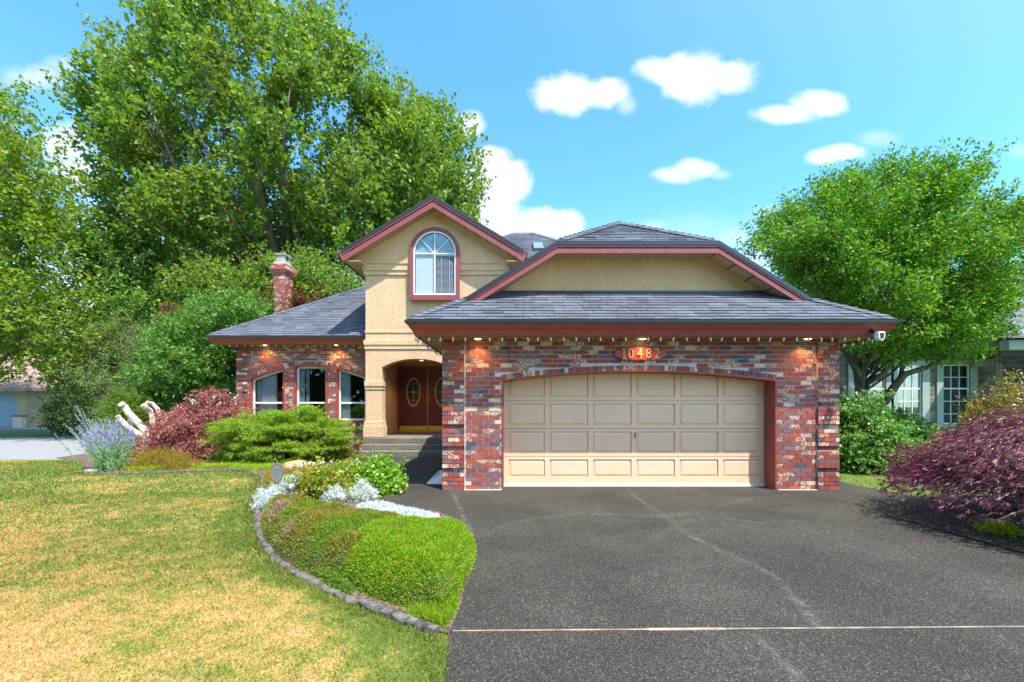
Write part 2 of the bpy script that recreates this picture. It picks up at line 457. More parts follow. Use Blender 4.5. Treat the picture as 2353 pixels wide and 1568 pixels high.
M['bark_pale'] = m_paint('bark_pale', (.56,.46,.37), .85, .35, 14, 1., 22)
M['cutwood'] = m_paint('cutwood', (.60,.46,.30), .8, .2, 30, 0)

# ------------------------------------------------------------------ builders for the house
def clip_poly(bm, plane_pts):
    """cut bm by the vertical planes through the edges of a convex plan polygon (X, Y)"""
    n = len(plane_pts)
    cx = sum(p[0] for p in plane_pts)/n; cy = sum(p[1] for p in plane_pts)/n
    for i in range(n):
        a = plane_pts[i]; b = plane_pts[(i+1) % n]
        d = (b[0]-a[0], b[1]-a[1]); nn = Vector((d[1], -d[0], 0))
        if nn.length < 1e-6: continue
        nn.normalize()
        if nn.x*(cx-a[0]) + nn.y*(cy-a[1]) > 0: nn = -nn
        geom = bm.verts[:] + bm.edges[:] + bm.faces[:]
        bmesh.ops.bisect_plane(bm, geom=geom, plane_co=(a[0], a[1], 0), plane_no=nn, clear_outer=True, clear_inner=False)
def shingles(name, poly, p0, n_up, slope, parent, mat, seed=1, expo=.14, tab=.33, deck=.05, label=None):
    """poly: convex plan polygon; p0: point (X,Y,Z) on the eave; n_up: unit plan vector pointing up the slope"""
    rg = random.Random(seed); up = Vector((n_up[0], n_up[1], slope)).normalized()
    al = Vector((n_up[1], -n_up[0], 0)); nr = al.cross(up)
    if nr.z < 0: nr = -nr
    P0 = Vector(p0)
    def uv(x, y):
        dd = Vector((x-P0.x, y-P0.y, 0)); h = dd.x*n_up[0] + dd.y*n_up[1]
        return dd.dot(al), h*math.sqrt(1+slope*slope)
    us = [uv(*q) for q in poly]
    u0, u1 = min(a for a, b in us), max(a for a, b in us); v0, v1 = min(b for a, b in us), max(b for a, b in us)
    mb = MB()
    k = 0; v = math.floor(v0/expo)*expo
    while v < v1:
        u = u0 - tab*(1+rg.random())
        while u < u1 + tab:
            w = tab*rg.choice((.6,.9,1.,1.1)); t = .011 + rg.random()*.010; lift = rg.random()*.002; e = .0035
            a = P0 + al*(u+e) + up*(v-.002+rg.choice((0,0,-.012))); b = P0 + al*(u+w-e) + up*(v-.002)
            b = b - up*((b-P0).dot(up)-(a-P0).dot(up))
            c = P0 + al*(u+w-e) + up*(v+expo); d = P0 + al*(u+e) + up*(v+expo)
            mb.add([a, b, b+nr*t, a+nr*t, c+nr*lift, d+nr*lift, d-nr*.004, c-nr*.004], [(0,1,2,3),(3,2,4,5),(0,3,5,6),(1,7,4,2)])
            u += w
        v += expo
    me = bpy.data.meshes.new(name); me.from_pydata([tuple(q) for q in mb.v], [], mb.f)
    bm = bmesh.new(); bm.from_mesh(me); clip_poly(bm, poly)
    # deck under the shingles
    vs = []
    for x, y in poly:
        h = (x-P0.x)*n_up[0] + (y-P0.y)*n_up[1]
        vs.append(Vector((x, y, P0.z + h*slope)))
    top = [bm.verts.new(q - nr*.006) for q in vs]; bot = [bm.verts.new(q - Vector((0,0,deck))) for q in vs]
    fs = [bm.faces.new(top), bm.faces.new(bot[::-1])]
    for i in range(len(vs)):
        j = (i+1) % len(vs); fs.append(bm.faces.new((top[i], bot[i], bot[j], top[j])))
    bmesh.ops.recalc_face_normals(bm, faces=fs)
    bm.to_mesh(me); bm.free()
    o = finish(name, me, mat, parent)
    if label: o['label'] = label
    return o
def caps(mb, a, b, n1, n2, expo=.15, w=.14, seed=3):
    """overlapping cap shingles along a hip from a (low) to b (high); n1, n2: directions falling to either side"""
    a = Vector(a); b = Vector(b); a = a+(b-a).normalized()*.10; d = (b-a).normalized(); L = (b-a).length; rg = random.Random(seed)
    n1 = Vector(n1).normalized()*w; n2 = Vector(n2).normalized()*w
    k = 0; upv = Vector((0,0,1))
    while k*expo < L:
        p = a + d*k*expo; q = a + d*min(L, (k+1.25)*expo); t = .028 + rg.random()*.008
        mb.add([p+n1+upv*t*.9, p+upv*(t+.02), p+n2+upv*t*.9, q+n1+upv*.010, q+upv*.022, q+n2+upv*.010, p+n1-upv*.0, p+n2-upv*.0, p],
               [(0,1,4,3),(1,2,5,4),(6,8,1,0),(8,7,2,1)])
        k += 1
def plan_slab(mb, pts3, th=.06):
    n = len(pts3); vs = [Vector(p) for p in pts3] + [Vector(p)-Vector((0,0,th)) for p in pts3]
    fs = [tuple(range(n)), tuple(range(n, 2*n))[::-1]]
    for i in range(n): fs.append((i, (i+1) % n, (i+1) % n + n, i+n))
    mb.add(vs, fs)
def eave_ring(parent, x0, x1, y0, y1, zt, h, inset, wx0, wx1, wy, sides=('front','left','right'), mat=None, label_f=None, soffit=True):
    """gutter lip, sloping two-board fascia and soffit round an eave rectangle"""
    mat = mat or M['trim']
    zb = zt - h
    def ring(mb, o0, z0, o1, z1, th=.02):
        A = [(x0+o0, y1), (x0+o0, y0+o0), (x1-o0, y0+o0), (x1-o0, y1)]
        B = [(x0+o1, y1), (x0+o1, y0+o1), (x1-o1, y0+o1), (x1-o1, y1)]
        for i, sd in enumerate(('left', 'front', 'right')):
            if sd not in sides: continue
            a, b = A[i], A[i+1]; c, d = B[i], B[i+1]
            A3 = Vector((*a, z0)); B3 = Vector((*b, z0)); C3 = Vector((*c, z1)); D3 = Vector((*d, z1))
            nin = {'left': Vector((th,0,0)), 'front': Vector((0,th,0)), 'right': Vector((-th,0,0))}[sd]
            mb.add([A3,B3,D3,C3,A3+nin,B3+nin,D3+nin,C3+nin], [(0,1,2,3),(4,7,6,5),(0,4,5,1),(3,2,6,7)])
    g = MB(); ring(g, -.02, zt+.008, -.012, zt-.035, .045); g.build('gutter', M['gutter'], parent)
    f = MB(); k = inset
    ring(f, .0, zt-.03, k*.50, zt-h*.52)
    ring(f, k*.50+.012, zt-h*.52+.004, k, zb)
    o = f.build('fascia', mat, parent)
    if label_f: o['label'] = label_f
    if soffit:
        s = MB(); e = inset+.01; zs = zb+.012
        s.box(x0+e, x1-e, y0+e, wy, zs, zs+.02)
        if 'left' in sides: s.box(x0+e, wx0, wy, y1, zs, zs+.02)
        if 'right' in sides: s.box(wx1, x1-e, wy, y1, zs, zs+.02)
        s.build('soffit', M['soffit'], parent)
def brick_face(mb, y, z0, z1, segf, seed=1, course=.0775, ln=.205, proud=.008, zoff=0, sx=0., pf=None):
    """running-bond bricks on an XZ face at y facing -Y; segf(zmid, k) gives the free X intervals"""
    rg = random.Random(seed); k = 0; z = z0
    while z < z1-.01:
        zt = min(z+course-.012, z1)
        off = (k % 2)*ln/2
        for a, b in segf((z+zt)/2, k):
            i0 = math.floor((a-sx-off)/ln)
            x = sx+off+i0*ln
            while x < b:
                xa = max(a, x+.004); xb = min(b, x+ln-.008)
                if xb-xa > .022:
                    j = rg.random()*.0025; pr = proud + j + (pf(z, k) if pf else 0)
                    mb.add([(xa,y,z),(xb,y,z),(xb,y,zt),(xa,y,zt),(xa,y-pr,z),(xb,y-pr,z),(xb,y-pr,zt),(xa,y-pr,zt)],
                           [(4,5,6,7),(0,1,5,4),(3,7,6,2),(0,4,7,3),(1,2,6,5)])
                x += ln
        z += course; k += 1
def brick_side(mb, x, y0, y1, z0, z1, sgn, seed=1, course=.0775, ln=.205, proud=.008):
    """bricks on a YZ face at x facing sgn*X"""
    rg = random.Random(seed); k = 0; z = z0
    while z < z1-.01:
        zt = z+course-.01; yy = y0-(k % 2)*ln/2
        while yy < y1:
            ya = max(y0, yy+.004); yb = min(y1, yy+ln-.006)
            if yb-ya > .02:
                p = x+sgn*(proud+rg.random()*.002)
                mb.add([(x,ya,z),(x,yb,z),(x,yb,zt),(x,ya,zt),(p,ya,z),(p,yb,z),(p,yb,zt),(p,ya,zt)],
                       [(4,5,6,7),(0,1,5,4),(3,7,6,2),(0,4,7,3),(1,2,6,5)])
            yy += ln
        z += course; k += 1

house = empty('brick_house', (0, 7.73, 0), 'red brick and tan stucco house with beige garage door, under a dark slate grey roof', 'house')

# ------------------------------------------------------------------ garage block
GX0, GX1, GY = -1.233, 5.786, 7.73
OX0, OX1, OSP, ORI = -.18, 4.70, 1.965, .165     # opening, springing height, rise
OC, OH = (OX0+OX1)/2, (OX1-OX0)/2
def arch(x): return OSP + ORI*(1-((x-OC)/OH)**2)
PL, PR = -.83, 5.40                               # pilaster limits
VH = .093
def seg_garage(z, k, lo=PL, hi=PR):
    if z < OSP+VH: return [(lo, OX0-.006), (OX1+.006, hi)]
    if z < OSP+ORI+VH:
        w = OH*math.sqrt(max(0, 1-(z-.02-OSP-VH)/ORI))
        return [(lo, OC-w), (OC+w, hi)]
    return [(lo, hi)]
mb = MB()
outl = [(GX0,0),(OX0,0)] + [(OC-OH+2*OH*i/24, arch(OC-OH+2*OH*i/24)) for i in range(25)] + [(OX1,0),(GX1,0),(GX1,2.72),(GX0,2.72)]
mb.prism_xz(outl, GY+.008, GY+.26)
mb.box(GX0, GX0+.25, GY+.26, 15.9, 0, 2.72); mb.box(GX1-.25, GX1, GY+.26, 15.9, 0, 2.72)
gw = mb.build('garage_wall', M['mortar'], house); gw['label'] = 'brick front wall round the garage door'
mb = MB()
brick_face(mb, GY+.008, .012, 2.70, lambda z, k: seg_garage(z, k), seed=4)
for lo, hi, sd in ((GX0, PL-.012, 5), (PR+.012, GX1, 6)):
    kk = 0
    while kk*.0775 < 2.69:
        mb.box(lo, hi, GY-.032, GY+.008, .012+kk*.0775-(.012 if kk == 0 else .004), min(2.70, .012+(kk+4)*.0775-.008)); kk += 5
    brick_face(mb, GY-.032, .012, 2.70, lambda z, k, lo=lo, hi=hi: [] if k % 5 == 4 else [(lo, hi)], seed=sd+20, sx=lo)
    brick_face(mb, GY+.008, .012, 2.70, lambda z, k, lo=lo, hi=hi: [(lo+.01, hi-.01)] if k % 5 == 4 else [], seed=sd+30, sx=lo)
# recessed courses: cut back by leaving only a shallow row; voussoirs over the arch
n = 66
for i in range(n):
    a = OX0 + (OX1-OX0)*i/n + .004; b = OX0 + (OX1-OX0)*(i+1)/n - .004
    za, zb_ = arch(a), arch(b); y = GY+.008
    mb.add([(a,y,za),(b,y,zb_),(b,y,zb_+VH-.008),(a,y,za+VH-.008),(a,y-.014,za),(b,y-.014,zb_),(b,y-.014,zb_+VH-.008),(a,y-.014,za+VH-.008)],
           [(4,5,6,7),(0,1,5,4),(3,7,6,2),(0,4,7,3),(1,2,6,5)])
brick_side(mb, GX0, GY+.0, 15.8, .012, 2.70, -1, 8); brick_side(mb, GX1, GY+.0, 15.8, .012, 2.70, 1, 9)
mb.build('brickwork', M['brick'], gw)
mb = MB()
mb.box(PL-.010, PL-.002, GY-.012, GY+.006, .0, 2.70)
o = mb.build('expansion_joint', M['white'], gw)
for a_, b_ in ((GX0-.005, OX0), (OX1+.02, GX1+.005)):
    mb = MB(); mb.box(a_, b_, GY-.034, GY, .001, .010); mb.build('base_strip', M['white'], gw)
# painted liner of the opening
DY = 8.06
mb = MB()
xs = [OC-OH+2*OH*i/24 for i in range(25)]
outer = [(OX0,0.002)] + [(x, arch(x)) for x in xs] + [(OX1,0.002)]
def inner_arch(x, t): return arch(OC+(x-OC)*OH/(OH-t)) - t
inn = [(OX0+.028,0.002)] + [(OC-(OH-.028)+2*(OH-.028)*i/24, inner_arch(OC-(OH-.028)+2*(OH-.028)*i/24, .028)) for i in range(25)] + [(OX1-.028,0.002)]
mb.prism_xz(outer + inn[::-1], GY-.012, DY+.02)
mb.build('door_surround', M['trim'], house)
# sectional door: rails, stiles and raised panels
X0, X1 = OX0+.03, OX1-.03
rows = [(.045,.13,.50),(0,0,0)]
sec = [(.045,.555),(.563,1.07),(1.078,1.585),(1.593,2.14)]
gd = MB()
gd.box(X0-.02, X1+.02, DY+.051, DY+.07, .002, 2.16)
cols = 6; cw = (X1-X0)/cols
for r_, (za, zb_) in enumerate(sec):
    gd.box(X0, X1, DY+.028, DY+.05, za, zb_)                          # backing
    zr0, zr1 = za+(.135 if r_ == 0 else .062), zb_-.052
    if r_ == 3: zr1 = zb_+.1
    gd.box(X0, X1, DY, DY+.028, za, zr0)
    if r_ < 3: gd.box(X0, X1, DY, DY+.028, zr1, zb_)
    for c_ in range(cols):
        xa = X0+c_*cw; l = .09 if c_ == 0 else .046; rr = .09 if c_ == cols-1 else .046
        top = min(zr1, zb_)
        gd.box(xa-(0 if c_ == 0 else 0), xa+l, DY, DY+.028, zr0, top); gd.box(xa+cw-rr, xa+cw, DY, DY+.028, zr0, top)
        pa, pb, qa, qb = xa+l, xa+cw-rr, zr0, top
        e = .045; yb_ = DY+.027; yf = DY+.008
        if r_ == 3:
            gd.add([(pa,yb_,qa),(pb,yb_,qa),(pb,yb_,qb),(pa,yb_,qb),(pa+e,yf,qa+e),(pb-e,yf,qa+e),(pb-e,yf,qb),(pa+e,yf,qb)], [(4,5,6,7),(0,1,5,4),(1,2,6,5),(3,0,4,7)])
        else:
            gd.add([(pa,yb_,qa),(pb,yb_,qa),(pb,yb_,qb),(pa,yb_,qb),(pa+e,yf,qa+e),(pb-e,yf,qa+e),(pb-e,yf,qb-e),(pa+e,yf,qb-e)], [(4,5,6,7),(0,1,5,4),(1,2,6,5),(2,3,7,6),(3,0,4,7)])
gdo = gd.build('garage_door', M['door'], house); gdo['label'] = 'beige sectional garage door with raised panels'
mb = MB(); mb.box(X0, X1, DY-.02, DY+.05, .004, .043); mb.build('bottom_seal', M['white'], gdo)
mb = MB(); hx = OC+.02; mb.box(hx-.014, hx+.014, DY-.008, DY, .90, 1.01); mb.tube([(hx-.004,DY-.02,.99),(hx+.012,DY-.03,.93),(hx-.02,DY-.03,.92)], .008, 6); mb.tube([(hx,DY,.985),(hx,DY-.03,.985)], .012, 8)
mb.build('door_handle', M['metal'], gdo)

# roof over the garage
EX0, EX1, EY0, EYB, EZ, SL = -1.754, 6.375, 7.175, 16.2, 2.90, .62
XM = (EX0+EX1)/2
WALLY, RAKEY = 8.42, 8.0
eave_ring(house, EX0, EX1, EY0, EYB, EZ, .235, .125, GX0, GX1, GY+.1, label_f='red fascia along the garage eave')
zc = EZ + .06*0
d1 = WALLY+.05-EY0
shingles('roof_skirt', [(EX0,EY0),(EX1,EY0),(EX1-d1,EY0+d1),(EX0+d1,EY0+d1)], (EX0,EY0,EZ+.02), (0,1), SL, house, M['shingle'], 11, label='grey shingle skirt roof over the garage door')
ZT = 4.50; tX0 = EX0+(ZT-EZ)/SL; tX1 = EX1-(ZT-EZ)/SL
RZ = EZ+SL*(XM-EX0); apexY = RAKEY+(RZ-ZT)/.64
shingles('roof_front_hip', [(tX0,RAKEY),(tX1,RAKEY),(XM,apexY)], (tX0,RAKEY,ZT+.02), (0,1), .64, house, M['shingle'], 12, label='clipped front hip of the garage roof')
rk = MB()
d0 = RAKEY-EY0
for sx in (-1, 1):
    ex = EX0 if sx < 0 else EX1; P = lambda t, y: (ex - sx*t, y, EZ+.02+SL*t)
    plan_slab(rk, [P(0,EY0), P(d0,RAKEY), P(0,RAKEY)])
    tt = (ZT-EZ)/SL; tm = XM-EX0
    plan_slab(rk, [P(0,RAKEY), P(tt,RAKEY), P(tm,apexY), P(tm,EYB), P(0,EYB)], .07)
rk.build('roof_side', M['shingle'], house)
class CP:
    pass
def cap_part(*a):
    m_ = MB(); caps(m_, *a); m_.build('hip_caps', M['shingle'], house)
cap_part( (EX0+.02,EY0+.02,EZ+.03), (EX0+d0+.25,EY0+d0+.25,EZ+SL*(d0+.25)+.03), (1,-.15,-.05), (-1,.1,-.55))
cap_part((EX1-.02,EY0+.02,EZ+.03), (EX1-d0-.25,EY0+d0+.25,EZ+SL*(d0+.25)+.03), (-1,-.15,-.05), (1,.1,-.55))
cap_part((tX0,RAKEY,ZT+.03), (XM,apexY,RZ+.04), (1,-.5,-.32), (-1,.4,-.6)); cap_part((tX1,RAKEY,ZT+.03), (XM,apexY,RZ+.04), (-1,-.5,-.32), (1,.4,-.6))
rp = [(EX0+d0-.06, EZ+SL*(d0-.06)+.02), (tX0, ZT+.02), (tX1, ZT+.02), (EX1-d0+.06, EZ+SL*(d0-.06)+.02)]
mb = MB(); mb.band(rp, .0, .080, RAKEY-.045, RAKEY+.02); mb.build('roof_edge', M['gutter'], house)
mb = MB(); mb.band(rp, .081, .115, RAKEY-.034, RAKEY+.02); mb.band(rp, .115, .137, RAKEY-.004, RAKEY+.02); mb.band(rp, .137, .225, RAKEY-.022, RAKEY+.02)
o = mb.build('rake_board', M['trim_rake'], house); o['label'] = 'mauve rake board round the clipped garage gable'
mb = MB(); mb.band(rp, .16, .175, RAKEY+.02, WALLY+.02); mb.build('soffit', M['soffit'], house)
mb = MB(); q = [(p[0], p[1]-.17) for p in rp]
q[0] = (q[0][0]+.1, q[0][1]+.06); q[-1] = (q[-1][0]-.1, q[-1][1]+.06)
mb.prism_xz([q[0], q[3], q[2], q[1]], WALLY, WALLY+.12); o = mb.build('gable_wall', M['stucco'], house); o['label'] = 'tan stucco panel under the clipped garage gable'
mb = MB(); mb.box(EX0+1.3, EX1-1.3, WALLY-.03, WALLY, EZ+SL*(WALLY-EY0)+.005, EZ+SL*(WALLY-EY0)+.045); mb.build('flashing', M['gutter'], house)

# ------------------------------------------------------------------ entry tower
TX0, TX1, TY, TYB = -4.51, -.17, 13.4, 19.5
AX0, AX1, ASP, AR = -4.0, -1.9, 2.67, .26
FZ = .51
ac, ah = (AX0+AX1)/2, (AX1-AX0)/2
ap = [(ac-ah+2*ah*i/20, ASP+AR*(1-abs((ac-ah+2*ah*i/20-ac)/ah)**2.3)) for i in range(21)]
mb = MB()
mb.prism_xz([(TX0,FZ),(AX0,FZ)] + ap + [(AX1,FZ),(TX1,FZ),(TX1,5.86),(TX0,5.86)], TY, TY+.35)
mb.box(TX0, TX0+.25, TY+.35, TYB, 0, 5.86); mb.box(TX1-.25, TX1, TY+.35, TYB, 0, 5.86)
tw = mb.build('tower_wall', M['stucco_light'], house); tw['label'] = 'tall cream stucco wall over the porch'
for (za, zb_, pr) in ((5.63,5.83,.075),(5.50,5.629,.045),(3.72,3.80,.02),(3.35,3.50,.05),(3.22,3.349,.028)):
    mb = MB(); mb.box(TX0-pr, TX1+pr, TY-pr, TY, za, zb_); mb.build('string_course', M['stucco_light'], tw, bevel=.008)
for xa, xb in ((TX0, AX0), (AX1, AX1+.5)):
    for nm, L_ in (('column_capital', ((2.08,2.24,.045),(1.98,2.081,.022))), ('column_base', ((.52,.86,.085),(.859,1.0,.05)))):
        mb = MB()
        for (za, zb_, pr) in L_: mb.box(xa-pr*.6, xb+pr*.7, TY-pr, TY+.33, za, zb_)
        mb.build(nm, M['stucco_light'], tw, bevel=.008)
GAX, GAZ, GS, GRY = -2.34, 7.71, .6, 12.9
mb = MB(); zt0 = 5.83
def gz(x, off=.0): return GAZ-GS*abs(x-GAX)-off
xl, xr = -5.02, .34
mb.prism_xz([(xl, zt0),(xr, zt0),(xr, max(zt0+.01,gz(xr,.2))),(GAX, GAZ-.2),(xl, max(zt0+.01,gz(xl,.2)))], TY-.1, TY+.1)
o = mb.build('gable_wall', M['stucco'], house); o['label'] = 'tan stucco gable with the arched window'
re_ = 2.80; TE0, TE1 = GAX-re_, GAX+re_
rp = [(TE0+.12, gz(TE0+.12)), (GAX, GAZ), (TE1-.12, gz(TE1-.12))]
mb = MB(); mb.band(rp, -.005, .085, GRY-.06, GRY+.02); mb.build('roof_edge', M['gutter'], house)
mb = MB(); mb.band(rp, .086, .145, GRY-.045, GRY+.02); mb.band(rp, .145, .18, GRY-.002, GRY+.02); mb.band(rp, .18, .345, GRY-.022, GRY+.02)
o = mb.build('rake_board', M['trim_rake'], house); o['label'] = 'mauve rake board of the tower gable'
mb = MB(); mb.band(rp, .25, .265, GRY+.02, TY-.08); mb.build('soffit', M['soffit'], house)
mb = MB()
for s in (-1, 1):
    a = (GAX, GRY-.04, GAZ+.01); b = (GAX+s*re_, GRY-.04, GAZ-GS*re_+.01); plan_slab(mb, [a, b, (b[0],TYB,b[2]), (a[0],TYB,a[2])], .06)
mb.build('tower_roof', M['shingle'], house)
for s in (-1, 1):
    mb = MB(); ex = GAX+s*re_; zt = GAZ-GS*re_-.02
    for (o0, z0, o1, z1) in ((0,0,.05,-.14),(.062,-.135,.115,-.26)):
        A = (ex-s*o0, GRY-.02, zt+z0); B = (ex-s*o1, GRY-.02, zt+z1)
        mb.add([A, B, (B[0],TYB,B[2]), (A[0],TYB,A[2]), (A[0]-s*.03,A[1],A[2]), (B[0]-s*.03,B[1],B[2]), (B[0]-s*.03,TYB,B[2]), (A[0]-s*.03,TYB,A[2])],
               [(0,1,2,3),(4,7,6,5),(0,4,5,1),(3,2,6,7)])
    # closed return at the front of the eave box
    mb.prism_xz([(ex, zt), (ex-s*.13, zt-.26), (ex-s*.30, zt-.18), (ex-s*.30, zt+.1)], GRY-.028, GRY+.012)
    mb.build('fascia', M['trim_rake'], house)
for a_, b_ in ((TE0+.11, TX0), (TX1, TE1-.11)):
    mb = MB(); mb.box(a_, b_, GRY+.02, TYB, 5.775, 5.80); mb.build('soffit', M['soffit'], house)

# arched upper window on the gable
WXC, WZ0, WSP, WR = -2.35, 4.685, 6.15, .757
def archpoly(hw, z0, zs, n=28): return [(WXC-hw, z0)] + [(WXC-hw*math.cos(math.pi*i/n), zs+hw*math.sin(math.pi*i/n)) for i in range(n+1)] + [(WXC+hw, z0)]
WY = TY-.1
mb = MB(); mb.prism_xz(archpoly(WR, WZ0, WSP), WY-.10, WY-.001, [archpoly(.645, 4.85, WSP)])
uw = mb.build('upper_window', M['trim_rake'], house, bevel=.006); uw['label'] = 'arched upper window with fan light and blinds in a red frame'
mb = MB(); mb.prism_xz(archpoly(.644, 4.851, WSP), WY-.075, WY-.03, [archpoly(.60, 4.90, WSP)])
mb.box(WXC-.60, WXC+.60, WY-.075, WY-.035, 6.09, 6.125); mb.box(WXC-.02, WXC+.02, WY-.08, WY-.035, 4.90, 6.09); mb.box(WXC-.012, WXC+.012, WY-.070, WY-.04, 6.125, WSP+.60)
mb.build('window_frame', M['white'], uw)
mb = MB()
for a in (45, 135):
    t = Vector((math.cos(R(a)), 0, math.sin(R(a)))); n_ = Vector((-t.z,0,t.x))*.009; p0 = Vector((WXC, WY-.06, 6.12)); p1 = p0+t*.61
    mb.add([p0-n_, p0+n_, p1+n_, p1-n_, p0-n_+Vector((0,.015,0)), p0+n_+Vector((0,.015,0)), p1+n_+Vector((0,.015,0)), p1-n_+Vector((0,.015,0))], [(0,1,2,3),(0,4,5,1),(3,2,6,7),(0,3,7,4),(1,5,6,2)])
mb.ell((WXC-.02, WY-.06, 6.13), (.05,.012,.04), 10, 6); mb.build('fan_bars', M['white'], uw)
mb = MB(); mb.prism_xz(archpoly(.602, 4.898, WSP), WY-.055, WY-.052); mb.build('pane', M['glass_up'], uw)
mb = MB(); mb.prism_xz(archpoly(.62, 4.87, WSP), WY-.006, WY-.002); mb.build('backing', M['dark'], uw)  # dark sheet painted as room shade; only the gable wall lies behind
mb = MB()   # pleated fan behind the half-round light
for i in range(36):
    a0, a1 = math.pi*i/36, math.pi*(i+1)/36; am = (a0+a1)/2
    p = lambda a, rr, y: (WXC+rr*math.cos(a), y, 6.13+rr*math.sin(a)*1.0)
    mb.quad(p(a0,.02,WY-.012), p(a0,.60,WY-.012), p(am,.60,WY-.028), p(am,.02,WY-.014)); mb.quad(p(am,.02,WY-.014), p(am,.60,WY-.028), p(a1,.60,WY-.012), p(a1,.02,WY-.012))
mb.build('fan_shade', m_flat('fan_shade', (.42,.56,.68), .7), uw)
mb = MB()
for i in range(34):
    z = 4.92+i*.0345; mb.add([(WXC+.03,WY-.034,z),(WXC+.59,WY-.034,z),(WXC+.59,WY-.018,z+.013),(WXC+.03,WY-.018,z+.013)], [(0,1,2,3)])
    mb.add([(WXC-.58,WY-.030,z),(WXC-.03,WY-.030,z),(WXC-.03,WY-.024,z+.031),(WXC-.58,WY-.024,z+.031)], [(0,1,2,3)])
mb.box(WXC-.585, WXC+.59, WY-.034, WY-.015, 6.05, 6.085)
for x in (-.42,-.2,.2,.45): mb.box(WXC+x-.004, WXC+x+.004, WY-.036, WY-.034, 4.91, 6.06)
mb.build('blind', M['blind'], uw)

# porch: side wall, ceiling, back wall with the double door, landing and steps
mb = MB(); PW = -4.24
mb.box(PW-.1, PW, TY+.35, 16.2, FZ-.4, 3.2); mb.box(PW-.1, -1.0, 16.14, 16.24, FZ-.4, 3.3)
mb.box(-1.0, -.9, TY+.35, 16.2, FZ-.4, 3.2); mb.build('porch_wall', M['stucco_light'], house)
mb = MB(); mb.box(PW-.05, -.9, TY+.3, 16.2, 3.05, 3.12); mb.build('porch_ceiling', M['stucco'], house)
DR0, DRM, DR1, DZ0, DZ1, PY = -4.17, -3.115, -2.06, FZ+.03, 2.86, 16.1
mb = MB(); mb.prism_xz([(DR0-.075,FZ+.001),(DR1+.075,FZ+.001),(DR1+.075,DZ1+.07),(DR0-.075,DZ1+.07)], PY-.04, PY+.038, [[(DR0,DZ0),(DR1,DZ0),(DR1,DZ1),(DR0,DZ1)]])
fd = mb.build('door_frame', M['trim'], house); fd['label'] = 'red frame round the double front door'
mb = MB(); mb.box(DR0-.05, DR1+.05, PY-.10, PY-.042, FZ+.001, FZ+.04); mb.build('door_sill', M['concrete'], fd)
def front_leaf(x0, x1, hand):
    mb = MB(); xc = (x0+x1)/2; w = x1-x0
    oval = [(xc+.245*math.cos(2*math.pi*i/32), 1.98+.52*math.sin(2*math.pi*i/32)) for i in range(32)]
    mb.prism_xz([(x0+.004,DZ0),(x1-.004,DZ0),(x1-.004,DZ1),(x0+.004,DZ1)], PY-.02, PY+.02, [oval])
    for (a, b, c, d) in ((.10, w-.10, 1.36, 2.72),): # raised moulding round the oval field
        mb.prism_xz([(x0+a,c),(x0+b,c),(x0+b,d),(x0+a,d)], PY-.035, PY-.021, [[(x0+a+.035,c+.035),(x0+b-.035,c+.035),(x0+b-.035,d-.035),(x0+a+.035,d-.035)]])
    for (a, b) in ((.10, w/2-.03), (w/2+.03, w-.10)):
        mb.prism_xz([(x0+a,.80),(x0+b,.80),(x0+b,1.24),(x0+a,1.24)], PY-.032, PY-.021, [[(x0+a+.03,.83),(x0+b-.03,.83),(x0+b-.03,1.21),(x0+a+.03,1.21)]])
        mb.box(x0+a+.06, x0+b-.06, PY-.03, PY-.0205, .86, 1.18)
    d = mb.build('front_door', M['maroon'], house)
    ov = lambda k: [(xc+(.245*k)*math.cos(2*math.pi*i/32), 1.98+(.52*k+(k-1)*-.0)*math.sin(2*math.pi*i/32)) for i in range(32)]
    mb = MB(); mb.prism_xz(ov(1.06), PY-.038, PY-.0205, [ov(.90)])
    for dx in (0,): mb.box(xc-.008, xc+.008, PY-.028, PY-.016, 1.49, 2.47)
    for dz in (-.30, 0, .30): 
        hw = .24*math.sqrt(max(0,1-(dz/.52)**2)); mb.box(xc-hw, xc+hw, PY-.0275, PY-.0165, 1.98+dz-.007, 1.98+dz+.007)
    mb.build('leading', M['lead'], d)
    mb = MB(); mb.prism_xz(ov(.97), PY-.012, PY-.008); mb.build('oval_pane', M['doorglass'], d)
    mb = MB(); mb.ell((xc, PY-.03, 1.98), (.035,.012,.05), 8, 6); mb.build('bevelled_jewel', m_flat('jewel', (.8,.85,.85), .1), d)
    mb = MB(); mb.box(x0+.02, x1-.02, PY-.028, PY-.0205, DZ0+.015, DZ0+.19); mb.build('kick_plate', M['brass'], d)
    hx = x1-.07 if hand > 0 else x0+.07
    mb = MB(); mb.ell((hx,PY-.045,1.83),(.022,.02,.03),8,6); mb.tube([(hx,PY-.05,1.74),(hx,PY-.085,1.66),(hx,PY-.085,1.54),(hx,PY-.045,1.47)], .011, 6); mb.ell((hx,PY-.04,1.47),(.02,.02,.03),8,6)
    mb.build('door_handle', M['brass_dull'], d)
M['doorglass'] = m_flat('doorglass', (.045,.06,.035), .12)
front_leaf(DR0, DRM, 1); front_leaf(DRM, DR1, -1)
mb = MB(); mb.box(DRM-.022, DRM+.022, PY-.045, PY-.021, DZ0, DZ1); mb.build('astragal', M['brass_dull'], fd)
mb = MB()
mb.box(-4.42, -1.3, 13.1, 16.2, .345, FZ); mb.box(-4.42, -1.3, 12.8, 16.2, .178, .344); mb.box(-4.42, -1.3, 12.5, 16.2, .0, .177)
ps = mb.build('porch_steps', M['agg_light'], house, bevel=.015)
mb = MB()
